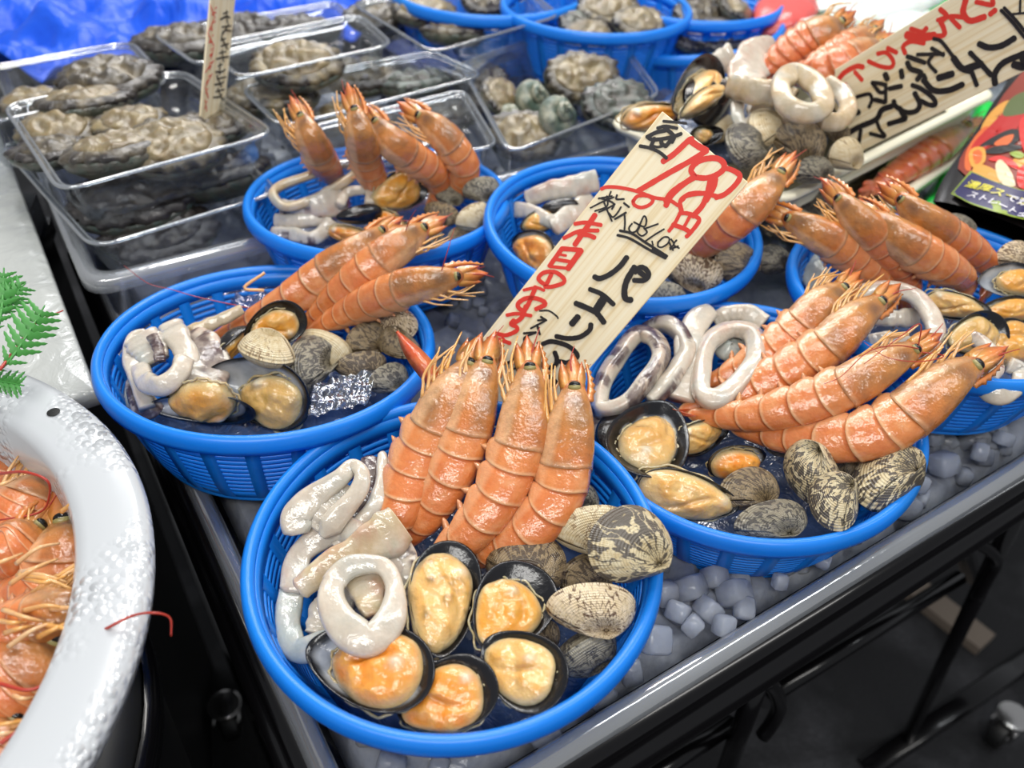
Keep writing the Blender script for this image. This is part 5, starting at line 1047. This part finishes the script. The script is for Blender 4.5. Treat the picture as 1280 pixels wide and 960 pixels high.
def abalone(x, y, z, L, ang, label, pal=0, flip=True, seed=0, group='abalone in the clear packs', tilt=0.0):
    """oval shellfish: frilled skirt, ridged foot, shell rim"""
    c = P(x, y, z); root = thing('abalone', tuple(c), label, 'abalone', group); a0 = math.radians(ang); X = np.array([math.cos(a0), math.sin(a0), 0]); Y = np.array([-math.sin(a0), math.cos(a0), 0])
    ti = math.radians(tilt); Z = UP * math.cos(ti) - Y * math.sin(ti); Y = Y * math.cos(ti) + UP * math.sin(ti)
    c1, c2 = [(AB[0], AB[1]), (AB[2], AB[0]), (AB[3], AB[1]), (AB[4], AB[0]), (AB[1], AB[3])][pal]; A = np.arange(72) / 72 * 2 * PI
    def disc(name, prof, mat, ca, cb, fr=0.0, rg=0.0):
        mb = MB(); g = []; cc = []
        for k, (q, z_) in enumerate(prof):
            row = []; cr = []
            for a in A:
                w = 1 + (.05 + fr * (q > .8)) * noise.noise(Vector((math.cos(a) * 2 + seed, math.sin(a) * 2, 0))) + fr * .5 * math.sin(a * 19 + seed) * (q > .85)
                px, py = .5 * L * q * w * math.cos(a), .36 * L * q * w * math.sin(a); n_ = noise.noise(Vector((px * 120 + seed, py * 120, seed)))
                row.append(c + X * px + Y * py + Z * (z_ * L + rg * L * n_ + fr * .02 * L * math.sin(a * 19) * (q > .85))); cr.append(L3(ca, cb, max(0, min(1, .5 + n_ * 1.1 + (q > .9) * .2))))
            g.append(row); cc.append(cr)
        mb.grid(g, cc, wrap_v=True); return mb.obj(name, mat, root)
    disc('shell', [(.98, .02), (1.02, .0), (.96, -.07), (.7, -.16), (.3, -.20), (.02, -.21)], 'turban', L3(c1, AB[4], .5), AB[0])
    disc('skirt', [(.60, .10), (.80, .10), (.94, .075), (1.0, .04), (.96, .0), (.9, -.01)], 'abalone', c1, AB[2], fr=.10, rg=.02)
    disc('foot', [(.02, .172)] + [(q, .172 - .05 * (q / .7) ** 3) for q in np.linspace(.08, .70, 14)] + [(.75, .10), (.76, .07), (.72, .04)], 'abalone_pale' if pal in (2, 4) else 'abalone', c2, c1, rg=.05)
    return root
for i, (x, y, z, L, ang, pal, lab) in enumerate([
    (38, 128, .040, .060, 60, 4, 'pale abalone curled in the corner of the upper pack'), (135, 100, .050, .090, 20, 0, 'largest grey abalone with a greenish edge, top of the upper pack'), (105, 130, .044, .080, 25, 4, 'abalone with a cream band below the largest one'),
    (72, 165, .036, .065, 30, 2, 'abalone with a toothed cream edge in the upper pack'), (62, 190, .034, .060, 30, 0, 'grey abalone by the front left corner of the upper pack'), (165, 155, .044, .060, 30, 2, 'small tan abalone in the middle of the upper pack'), (150, 190, .040, .085, 35, 4, 'abalone with a wavy dark frill near the rim of the upper pack'), (215, 185, .040, .085, 25, 2, 'cream footed abalone in the right half of the upper pack'), (262, 160, .030, .07, 25, 0, 'grey abalone under the narrow price card'),
    (165, 250, .0, .100, 28, 1, 'big dark purple abalone along the front wall of the lower pack'), (270, 220, .002, .095, 35, 1, 'dark abalone at the far side of the lower pack'), (200, 292, -.022, .09, 28, 1, 'shaded abalone at the bottom of the lower pack'),
    (225, 55, .036, .095, 10, 0, 'greyish brown abalone left of the narrow card'), (300, 45, .034, .10, 20, 1, 'olive dark abalone right of the narrow card'), (370, 40, .036, .095, 15, 1, 'dark abalone by the bright reflections'),
    (372, 82, .056, .085, 15, 2, 'brown abalone lying with its pale opening upward'), (340, 122, .026, .09, 10, 2, 'yellowish abalone under the long shiny rim'), (455, 95, .026, .08, 20, 0, 'grey abalone behind the highest shrimp head'), (520, 105, .022, .075, 30, 3, 'greenish abalone at the right end of its pack'), (560, 140, .0, .07, 30, 0, 'grey abalone right behind the plump shrimp'), (440, 150, .0, .085, 10, 2, 'pale abalone between two shrimp heads'),
    (530, 15, .050, .07, 10, 2, 'sand coloured abalone at the top of the picture'), (570, 40, .040, .075, 5, 4, 'abalone with white frill behind the round pack corner'), (470, 20, .044, .07, 30, 0, 'abalone behind the violet rim line'), (618, 38, .036, .05, 80, 3, 'green grey abalone next to the blue rear basket'),
    (625, 120, .030, .055, 70, 2, 'abalone showing a stripe of orange foot in the turban pack'), (728, 98, .034, .078, 10, 4, 'abalone with a shining grey hollow in the turban pack'), (772, 132, .040, .070, 20, 3, 'abalone with turquoise shell edge at the end of the turban pack'), (655, 170, .012, .07, 0, 4, 'pale abalone low in the turban pack'), (600, 100, .016, .06, 20, 1, 'dark abalone deep in the turban pack')]):
    abalone(x, y, z, L, ang, lab, pal, seed=i * 3.3, tilt=[0, 12, -10, 20][i % 4] if i < 25 else 38)
def turban(x, y, z, R, label, seed=0):
    c = P(x, y, z); root = thing('turban_shell', tuple(c), label, 'turban shell', 'turban shells'); so = seed * 5.1
    ax = unit([.5, -.5, .6]); e1 = unit(np.cross(ax, [0, 0, 1])); e2 = np.cross(ax, e1); g = []; cc = []; n = 110
    for i in range(n):
        t_ = i / (n - 1); th = t_ * 2.6 * 2 * PI; rr = R * (.12 + .88 * t_ ** 1.6); cen = c + (e1 * math.cos(th) + e2 * math.sin(th)) * rr * .52 - ax * (R * 1.1 * t_ ** 1.5 - R * .5); tr_ = rr * .56; row = []; cr = []
        rad = e1 * math.cos(th) + e2 * math.sin(th)
        for k in range(16):
            a = 2 * PI * k / 16; kn = 1 + .10 * math.sin(th * 5) * (k in (2, 3, 4)) + .03 * math.sin(a * 6); row.append(cen + (rad * math.cos(a) + ax * math.sin(a)) * tr_ * kn)
            n_ = noise.noise(Vector((th, a * 1.3, so))); cr.append(L3(lin((70, 96, 84)), lin((176, 172, 150)), max(0, min(1, .45 + n_))))
        g.append(row); cc.append(cr)
    mb = MB(); mb.grid(g, cc, wrap_v=True); mb.cap(0, 16); mb.obj('shell', 'turban', root)
    mb = MB(); th = 2.6 * 2 * PI; rad = e1 * math.cos(th) + e2 * math.sin(th); tg = unit(np.cross(ax, rad)); cen = g[-1]; cc_ = sum(cen) / 16; gg = [[cc_ + (p - cc_) * q * .96 + tg * R * .18 * (1 - q * q) for p in cen] for q in (0.01, .3, .6, .85, 1)]
    mb.grid(gg, L3(lin((150, 140, 116)), lin((200, 190, 160)), .5), wrap_v=True); mb.obj('operculum', 'turban', root)
for i, (x, y, z, R, lab) in enumerate([(668, 118, .034, .024, 'glossy green turban shell with white sparkle'), (700, 140, .034, .026, 'round pale turban shell showing its coiled lid'), (690, 60, .010, .028, 'turban shell behind the pack rim'), (640, 145, .020, .020, 'small dark turban shell in the pack corner')]): turban(x, y, z, R, lab, i)

# ------------------------------------------------------------------ rear baskets
def bk(x, y, z, sc, label, yaw=0): 
    c = P(x, y, z) - np.array([0, 0, Z0]); basket(tuple(c), (0, 0, 1), label, yaw, sc); return c
bk(745, 8, .062, 1.0, 'rear blue basket of turban shells behind the clear pack', .1)
bk(866, -4, .058, 1.0, 'rear blue basket of black striped shells next to the pink pack', .3)
bk(612, -14, .060, 1.1, 'rear blue basket behind the top clear pack', .2)
c_ = P(862, 34, .036) - np.array([0, 0, Z0]); basket(tuple(c_), (-.12, 0, .99), 'tilted empty looking blue basket right behind the cream tray', .2, 1.0)
for i, (x, y, z, L, ang, pal, lab) in enumerate([(760, 12, .070, .10, 10, 2, 'tan abalone heaped in the rear turban basket'), (735, 44, .058, .08, 10, 4, 'abalone with brown foot near the rear basket rim'), (800, 30, .066, .09, 25, 2, 'pinkish abalone with dark back in the rear turban basket'), (722, 30, .060, .08, 60, 3, 'green grey shell at the wall of the rear turban basket'),
    (872, 22, .060, .10, 45, 0, 'striped grey shell in the rear striped basket'), (920, 12, .066, .08, 70, 4, 'black and white shell in the rear striped basket'), (900, 45, .050, .10, 20, 1, 'dark green shell near the rim of the rear striped basket'), (890, -2, .072, .08, 10, 0, 'yellow spotted shell at the top of the rear striped basket'), (862, 48, .048, .08, 50, 1, 'black shell between the two rear baskets'),
    (610, 2, .055, .09, 20, 0, 'grey shell in the rear basket behind the top pack'), (650, -8, .055, .08, 20, 2, 'pale shell in the rear basket behind the top pack')]):
    abalone(x, y, z - .012, L * .72, ang, lab, pal, seed=50 + i * 2.7, group='shellfish in the rear baskets', tilt=25)
# blue sheet at the back, crumpled
def cloth(name, q, z, amp, mat, label, cat, n=70, sc=14, seed=0, th=.001, skirt=.03):
    q = [P(x, y, z) for x, y in q]; mb = MB(); g = []
    for i in range(n):
        r = []
        for j in range(n):
            u, v = i / (n - 1), j / (n - 1); p = (q[0] * (1 - u) + q[1] * u) * (1 - v) + (q[3] * (1 - u) + q[2] * u) * v
            e = min(u, v, 1 - u, 1 - v); r.append(p + UP * (amp * (abs(fbm(p[0], p[1], seed, sc)) * 1.8 + .5 * fbm(p[0], p[1], seed + 3, sc * 2.6)) - skirt * max(0, 1 - e * 12) ** 2))
        g.append(r)
    mb.grid(g); o = mb.obj(name, mat); k = o.modifiers.new('thick', 'SOLIDIFY'); k.thickness = th; return tag(o, label, cat)
cloth('plastic_sheet', [(-260, 120), (205, 92), (700, -10), (300, -140)], .0, .035, 'blue_bag', 'crumpled bright blue plastic sheet behind the clear packs', 'plastic sheet', 90, 12, 1, skirt=.0)
# white fish pack on green, pink pack
cloth('plastic_sheet', [(940, 95), (1300, 60), (1500, -80), (1000, -60)], -.01, .02, 'green_plastic', 'bright green plastic sheet behind the cream tray', 'plastic sheet', 50, 16, 4)
cloth('plastic_sheet', [(1120, 300), (1260, 340), (1420, 150), (1220, 130)], -.03, .02, 'green_plastic', 'bright green plastic sheet between the cream tray and the pouch', 'plastic sheet', 40, 18, 5)
M['pink_wrap'] = plain('pink_fish_flesh', (214, 92, 88), .25); t = NT('white_fish'); t.set(Base_Color=t.mix(t.noise(40, 4), lin((206, 218, 210)), lin((240, 244, 240))), Roughness=.2, Subsurface_Weight=.3, Subsurface_Scale=.01); t.bump(t.noise(60, 4), .5, .003); M['white_fish'] = t.m
def slab(name, pts, w, h, mat, label, cat, group=None):
    c = crm([P(*p) for p in pts], 40); T = np.gradient(c, axis=0); mb = MB(); g = []
    for i in range(40):
        t_ = unit(T[i]); s_ = unit(np.cross(t_, UP)); k = math.sin(PI * (.06 + .88 * i / 39)) ** .6; row = []
        for j in range(18):
            a = 2 * PI * j / 18; p = c[i] + s_ * math.cos(a) * w * k + UP * math.sin(a) * h * k; row.append(p + UP * .003 * fbm(p[0], p[1], 1, 90))
        g.append(row)
    mb.grid(g, wrap_v=True); mb.cap(0, 18); mb.cap(39 * 18, 18, True); return tag(mb.obj(name, mat), label, cat, group)
for i, (p, l) in enumerate([([(1000, 30, .05), (1060, 22, .06), (1120, 8, .06), (1180, -10, .05)], 'long white fish fillet lying over the green sheet'), ([(1010, 12, .05), (1070, 0, .055), (1120, -12, .05)], 'white fillet behind the long one, cut by the top edge'), ([(1070, 45, .05), (1110, 38, .055), (1160, 20, .05)], 'short white fillet in front, next to the middle shrimp')]):
    slab('fish_fillet', p, .026, .012, 'white_fish', l, 'fish fillet', 'white fillets')
slab('fish_fillet', [(948, 40, .04), (975, 20, .05), (1000, -5, .05)], .035, .014, 'pink_wrap', 'pink fish piece beside the rear striped basket', 'fish fillet')

# ------------------------------------------------------------------ food pouch
pc = PD(1200, 262, .655); e_r = unit(PD(1292, 306, .62) - pc); e_u = PD(1262, 90, .74) - pc; e_u = unit(e_u - (e_u @ e_r) * e_r); pn = unit(np.cross(e_r, e_u)); pn = pn if pn @ (CAMP - pc) > 0 else -pn
pou = thing('food_pouch', tuple(pc), 'dark standing food pouch printed with a red seafood dish, by the picture edge', 'pouch')
def phit(x, y, off=0.0):
    d = CM @ np.array([x - 640, -(y - 480), -FPX]); o = pc + pn * off; t_ = ((o - CAMP) @ pn) / (d @ pn); return CAMP + d * t_
left = [(1166, 252), (1172, 237), (1186, 212), (1202, 189), (1222, 160), (1240, 130), (1258, 104), (1270, 70)]
right = [(1360, 330), (1366, 316), (1378, 290), (1390, 262), (1405, 232), (1420, 200), (1434, 170), (1446, 140)]
bl = crm([phit(*p) for p in left], 30); br = crm([phit(*p) for p in right], 30)
def pouch_side(sg, mat, name):
    mb = MB(); g = []
    for i in range(30):
        v = i / 29; r = []
        for j in range(24):
            u = j / 23; bul = .014 * (math.sin(PI * u) ** .7) * (1 - .85 * v) ; r.append(bl[i] * (1 - u) + br[i] * u + pn * sg * bul - UP * .004 * math.sin(PI * u) * (1 - v))
        g.append(r)
    mb.grid(g, flip=sg < 0); return mb.obj(name, mat, pou)
M['pouch_black'] = plain('pouch_black_film', (16, 12, 14), .22); pouch_side(1, 'pouch_black', 'front_panel'); pouch_side(-1, 'pouch_black', 'back_panel')
pk = [0]
def bulge(p):
    best = min(range(30), key=lambda i: abs((bl[i] - p) @ e_u)); u = max(0, min(1, ((p - bl[best]) @ e_r) / (np.linalg.norm(br[best] - bl[best]) + 1e-9))); return .014 * (math.sin(PI * u) ** .7) * (1 - .85 * best / 29)
def pprint(name, pts, mat, hi=0.0, closed=True):
    """printed shape on the front panel"""
    pk[0] += 1; c = [phit(*p) for p in pts]; c = np.array(c); cen = c.mean(0); ring_ = crm(c, 40, True) if closed else c; mb = MB(); g = []
    for q in (1.0, .8, .6, .4, .2, .02):
        g.append([cen + (p - cen) * q + pn * (bulge(cen + (p - cen) * q) + .0004 + .00008 * pk[0]) for p in ring_])
    mb.grid(g, wrap_v=True); mb.cap(len(mb.v) - len(ring_), len(ring_)); return mb.obj(name, mat, pou)
for nm, c in (('print_brown', (128, 44, 26)), ('print_red', (176, 30, 26)), ('print_orange', (206, 96, 44)), ('print_gold', (206, 146, 60)), ('print_green', (84, 96, 52)), ('print_navy', (34, 30, 84)), ('print_yellow', (226, 214, 60)), ('print_white', (232, 228, 236)), ('print_cream', (222, 196, 160)), ('print_dark', (22, 18, 20)), ('print_tomato', (206, 40, 34)), ('print_lime', (130, 150, 40))): M[nm] = plain(nm, c, .25)
pprint('printed_dish', [(1196, 215), (1205, 190), (1230, 160), (1262, 110), (1320, 60), (1400, 100), (1392, 235), (1300, 270), (1240, 245), (1205, 228)], 'print_brown')
for nm, m_, pts in (('printed_rice', 'print_gold', [(1225, 165), (1240, 140), (1262, 130), (1262, 165), (1236, 178)]), ('printed_shrimp', 'print_orange', [(1204, 214), (1208, 190), (1222, 168), (1234, 160), (1236, 172), (1216, 192), (1210, 222)]), ('printed_tomato', 'print_tomato', [(1300, 120), (1340, 110), (1360, 150), (1330, 180), (1300, 160)]), ('printed_shrimp', 'print_red', [(1300, 190), (1350, 190), (1370, 220), (1330, 250), (1300, 230)]), ('printed_rice', 'print_gold', [(1262, 212), (1280, 210), (1290, 220), (1270, 228)]), ('printed_claw', 'print_red', [(1214, 186), (1236, 162), (1262, 140), (1280, 150), (1262, 176), (1236, 190), (1218, 200)]), ('printed_herb', 'print_green', [(1252, 150), (1262, 128), (1284, 118), (1310, 120), (1300, 142), (1276, 150)]),
    ('printed_claw', 'print_tomato', [(1232, 210), (1246, 206), (1262, 214), (1270, 226), (1262, 224), (1248, 216)]), ('printed_mussel', 'print_dark', [(1222, 190), (1240, 178), (1262, 170), (1273, 176), (1266, 190), (1250, 196), (1240, 190)]), ('printed_mussel', 'print_orange', [(1240, 188), (1252, 180), (1264, 178), (1258, 190), (1246, 193)]), ('printed_mussel', 'print_dark', [(1228, 198), (1244, 192), (1268, 193), (1272, 198), (1248, 203), (1234, 202)]),
    ('printed_shrimp', 'print_gold', [(1210, 196), (1218, 190), (1228, 194), (1228, 212), (1216, 220), (1210, 212)]), ('printed_shrimp', 'print_orange', [(1214, 198), (1220, 194), (1225, 200), (1223, 212), (1216, 214)]), ('printed_rice', 'print_gold', [(1212, 226), (1220, 216), (1234, 222), (1250, 236), (1244, 244), (1226, 240)]),
    ('printed_squid', 'print_cream', [(1240, 222), (1246, 212), (1256, 224), (1262, 240), (1262, 250), (1246, 244)]), ('printed_tomato', 'print_tomato', [(1266, 232), (1276, 220), (1296, 224), (1300, 244), (1286, 256), (1268, 250)]), ('printed_tomato', 'print_tomato', [(1272, 160), (1290, 150), (1304, 160), (1300, 200), (1280, 206), (1272, 190)]), ('printed_herb', 'print_lime', [(1258, 204), (1268, 202), (1276, 208), (1270, 212), (1262, 209)])):
    pprint(nm, pts, m_)
def band_(pts, mat, name):
    pk[0] += 1; n = len(pts) // 2; A1 = crm([phit(*p) for p in pts[:n]], 24); B1 = crm([phit(*p) for p in pts[n:]], 24); mb = MB()
    mb.grid([[p * (1 - v) + q * v + pn * (bulge(p * (1 - v) + q * v) + .0004 + .00008 * pk[0]) for v in (0, .25, .5, .75, 1)] for p, q in zip(A1, B1)]); return mb.obj(name, mat, pou)
band_([(1210, 224), (1240, 243), (1280, 257), (1340, 268), (1186, 252), (1215, 274), (1262, 291), (1330, 300)], 'print_lime', 'banner_border')
band_([(1211, 226), (1240, 244), (1280, 258), (1340, 269), (1188, 252), (1215, 272), (1262, 289), (1330, 298)], 'print_navy', 'banner')
def ptext(txt, x, y, x2, y2, size, mat, name):
    cu = bpy.data.curves.new(name, 'FONT'); cu.body = txt; cu.size = 1.0; cu.extrude = 0; cu.offset = .012
    o = bpy.data.objects.new(name, cu); COL.objects.link(o); dg = bpy.context.evaluated_depsgraph_get(); me = bpy.data.meshes.new_from_object(o.evaluated_get(dg)); bpy.data.objects.remove(o)
    pk[0] += 1; p0, p1 = phit(x, y), phit(x2, y2); r = unit(p1 - p0); u = unit(np.cross(pn, r)); u = u if u @ e_u > 0 else -u; sc = size
    for v in me.vertices:
        p = p0 + r * v.co.x * sc + u * v.co.y * sc; p = p + pn * (bulge(p) + .0010 + .00008 * pk[0]); v.co = Vector(p - np.array(pou.location))
    me.materials.clear(); ob = link(name, me, mat, pou, False); return ob
ptext('濃厚スープ', 1201, 245, 1245, 264, .0100, 'print_yellow', 'yellow_print'); ptext('で炊きあげ', 1249, 267, 1285, 281, .0090, 'print_white', 'white_print'); ptext('ストレートタイプ', 1203, 259, 1250, 282, .0080, 'print_white', 'white_print')

# ------------------------------------------------------------------ white slab, basin and its shrimp
sl = [P(-2, 162, -.01), P(120, 487, -.01), P(84, 499, -.01), P(-150, 560, -.01), P(-330, 240, -.01)]
mb = MB(); ringp = []
for i in range(5):
    p0, p1 = sl[i], sl[(i + 1) % 5]
    for t_ in np.linspace(0, 1, 14, endpoint=False): ringp.append(p0 * (1 - t_) + p1 * t_)
cen = sum(sl) / 5; g = []
for q, z_ in [(.0, 0), (.2, 0), (.4, 0), (.6, 0), (.8, 0), (.97, 0), (.99, -.001), (1, -.004), (1, -.012), (.98, -.014), (.02, -.014)]:
    g.append([cen + (p - cen) * max(q, .001) + UP * (z_ + (.002 * fbm(p[0] * q, p[1] * q, 1, 30) if q < .95 else 0)) for p in ringp])
mb.grid(g, wrap_v=True); tag(mb.obj('foam_slab', 'foam'), 'wet white foam slab between the enamel basin and the clear packs', 'foam slab')
crate = thing('black_crate', tuple(np.append((cen + np.array([-.08, -.02, 0]))[:2], 0)), 'black stand carrying the white foam slab, in shade', 'stand')
mb = MB(); cc0 = np.append((cen + np.array([-.10, 0, 0]))[:2], 0); mb.box(cc0 + UP * (Z0 - .025) / 2, np.array([.12, .03, 0]), np.array([-.04, .14, 0]), UP * (Z0 - .027) / 2); mb.obj('box_body', 'rubber', crate, False)
mb = MB(); mb.box(cc0 + UP * (Z0 - .06), np.array([.124, .031, 0]), np.array([-.042, .144, 0]), UP * .008); mb.obj('box_band', 'black_metal', crate, False)
bc = np.array([-.350, .166, .030 + Z0]); bas = thing('enamel_basin', tuple(bc - UP * .11), 'large round white enamel basin with a wide droplet covered rim', 'basin')
def lathe(prof, c, seg=120, cols=None):
    mb = MB(); A = np.arange(seg) / seg * 2 * PI; mb.grid([[c + np.array([math.cos(a) * r, math.sin(a) * r, z]) for a in A] for r, z in prof], wrap_v=True); return mb
lathe([(.001, -.098), (.12, -.098), (.150, -.090), (.160, -.070), (.1655, -.030), (.1685, -.004), (.1705, -.0008), (.176, .0015), (.196, .0018), (.2005, .0002), (.2025, -.004), (.2015, -.010), (.199, -.0115), (.1975, -.008), (.1975, -.0035), (.176, -.003), (.172, -.006), (.1635, -.072), (.152, -.094), (.120, -.102), (.001, -.102)], bc).obj('bowl', 'enamel', bas)
hp = P(68, 518, .0305); mb = lathe([(.0001, .0022), (.0024, .0022), (.0033, .0019)], hp - UP * .0305 * 0 + UP * (bc[2] - hp[2]) + UP * .0003, 20); mb.obj('rim_hole', plain('hole_black', (6, 6, 6), .6), bas)
st = thing('round_stand', tuple(bc - UP * bc[2]), 'black round stand under the enamel basin, hardly lit', 'stand')
lathe([(.15, -.105), (.17, -.11), (.172, -.16), (.165, -.40), (.165, -bc[2]), (.001, -bc[2])], bc, 60).obj('drum', 'rubber', st); lathe([(.172, -.112), (.178, -.114), (.178, -.130), (.172, -.132)], bc, 60).obj('hoop', 'black_metal', st)
G = 'shrimp in the enamel basin'
shr = [
 ([(80, 655, .0), (78, 690, .0), (66, 725, -.004), (38, 745, -.006), (0, 742, -.010)], .0170, 1, 'plump pink shrimp curled against the rim wall of the basin', 20, 10),
 ([(110, 745, .014), (78, 762, .014), (40, 778, .012), (-10, 790, .010), (-50, 795, .008)], .0130, 1, 'shrimp head with a brush of pale legs lying across the basin heap', 30, 14),
 ([(70, 800, .004), (45, 835, .002), (8, 868, .0), (-40, 890, -.002)], .0190, -1, 'smooth orange red shrimp back at the lower side of the basin heap', 0, 4),
 ([(88, 850, -.012), (62, 885, -.012), (30, 930, -.012), (10, 985, -.014)], .0180, 1, 'shrimp with a tangle of yellow legs near the bottom edge', 25, 14),
 ([(26, 530, -.02), (16, 565, -.016), (-6, 605, -.012), (-40, 630, -.012)], .0150, 1, 'shrimp head at the back wall of the basin by the green leaf', 10, 10),
 ([(62, 598, -.004), (34, 628, .0), (0, 655, .0), (-40, 670, .0)], .0150, 1, 'shrimp with spread yellow head parts in the middle of the basin', 30, 14),
 ([(96, 660, -.02), (104, 700, -.024), (98, 745, -.03), (90, 790, -.034)], .0085, 1, 'thin red tail against the right wall of the basin', 10, 2),
 ([(44, 660, .002), (20, 690, .004), (-15, 705, .004)], .0145, -1, 'shrimp cut by the picture edge above the pink one', 20, 10),
 ([(20, 900, -.004), (-5, 930, -.004), (-40, 960, -.004)], .0150, 1, 'shrimp with dark eye at the bottom left of the basin', 20, 12),
 ([(-10, 700, -.02), (30, 780, -.03), (60, 860, -.034), (60, 920, -.034)], .0160, 1, 'brownish shrimp under the heap in the basin', 0, 4)]
for i, (pts, R_, sd, lab, rl, lg) in enumerate(shr):
    pts = [(x, y, z + .0) for x, y, z in pts]; shrimp(pts, R_, sd, lab, G, 80 + i, roll=rl, legs=lg, tail=(i == 6), hue=.12)
for i, (pts, lab) in enumerate([([(110, 798, .02), (140, 782, .034), (165, 770, .036), (190, 766, .04), (212, 772, .036), (214, 795, .03)], 'red feeler hooked over the basin rim'), ([(0, 855, .02), (40, 862, .02), (80, 840, .015), (104, 832, .01)], 'dark red feeler low in the basin'), ([(0, 592, .02), (30, 590, .03), (58, 600, .03), (62, 618, .02), (50, 640, .01), (0, 650, .01)], 'orange feeler looping over the basin heap'), ([(0, 930, .02), (40, 900, .02), (80, 860, .01), (100, 832, .01)], 'pair of feelers rising to the basin wall'), ([(36, 955, .015), (70, 900, .01), (92, 865, .005)], 'pale red feeler near the bottom edge'), ([(0, 462, .06), (20, 435, .06), (45, 404, .06), (79, 388, .06)], 'fine red feeler behind the green leaf'), ([(25, 565, .0), (45, 575, .005), (62, 590, .002)], 'short feeler against the white basin wall')]):
    mb = MB(); mb.tube(crm([P(*q) for q in pts], 50), np.linspace(.0009, .0004, 50), 6); tag(mb.obj('shrimp_feeler', 'antenna'), lab, 'shrimp feeler', 'loose feelers of the basin')
rng = random.Random(9)
for i in range(26):     # pale leg bundles over the heap
    x, y = rng.uniform(-5, 100), rng.choice([775, 780, 640, 690, 880, 905, 720, 600]) + rng.uniform(-14, 14); a = rng.uniform(-.5, .35); L = rng.uniform(30, 75); z = .022 if y < 840 else .006
    mb = MB(); mb.tube(crm([P(x - L / 2 * math.cos(a), y - L / 2 * math.sin(a), z), P(x, y + rng.uniform(-8, 8), z + .006), P(min(112, x + L / 2 * math.cos(a)), y + L / 2 * math.sin(a), z)], 14), np.linspace(.0014, .0006, 14), 6, L3(YEL, PALE, rng.random()))
    tag(mb.obj('loose_leg', 'leg'), 'pale yellow shrimp leg lying loose on the basin heap', 'shrimp leg', 'loose legs on the basin heap')
# fern
def frond(pts, w, label, nl=8, seed=0):
    rng = random.Random(seed); c = crm([P(*p) for p in pts], 60); r = thing('fern_leaf', tuple(c[0]), label, 'leaf', 'fern leaves'); mb = MB(); mb.tube(c, np.linspace(.0011, .0004, 60), 6); mb.obj('stem', 'leaf', r); mb = MB()
    T = np.gradient(c, axis=0); tc = unit(CAMP - c[30])
    for k in range(nl):
        i = int(6 + k * 52 / nl); t_ = unit(T[i]); s_ = unit(np.cross(tc, t_)); ln = w * math.sin(PI * (.12 + .8 * (1 - k / nl))) * rng.uniform(.8, 1.1)
        for sg in (1, -1):
            d = unit(t_ * .75 + s_ * sg); n = 9; b = len(mb.v); q = unit(np.cross(tc, d))
            for j in range(n):
                f = j / (n - 1); wd = ln * .20 * (1 - f) ** .6 * (1.0 if j % 2 else .6) + .0001; p = c[i] + d * ln * f + tc * .0006 * math.sin(f * 5)
                for o_ in (q * wd, tc * .0004, -q * wd): mb.v.append(list(p + o_)); mb.c.append((1, 1, 1))
            for j in range(n - 1):
                for a_ in (0, 1): mb.f.append([b + j * 3 + a_, b + j * 3 + a_ + 1, b + j * 3 + 4 + a_, b + j * 3 + 3 + a_])
    mb.obj('leaflets', 'leaf', r)
frond([(-12, 470, .055), (12, 450, .06), (36, 415, .064), (56, 382, .066)], .016, 'longest green fern leaf leaning over the white slab', seed=1)
frond([(-6, 420, .06), (2, 385, .066), (5, 335, .072)], .014, 'upright green fern leaf at the picture edge', seed=2)
frond([(-14, 410, .058), (8, 378, .064), (32, 354, .068)], .012, 'small green fern leaf between the other two', seed=3)
frond([(-30, 478, .045), (-6, 476, .048), (30, 482, .048)], .010, 'short fern leaf lying on the basin rim', seed=4)
frond([(-30, 500, .02), (-6, 500, .02), (16, 520, .012)], .010, 'fern leaf inside the basin by its back wall', seed=5)
frond([(110, 640, -.02), (96, 665, -.03), (92, 690, -.04)], .012, 'dark fern leaf sunk beside the basin wall', seed=6)
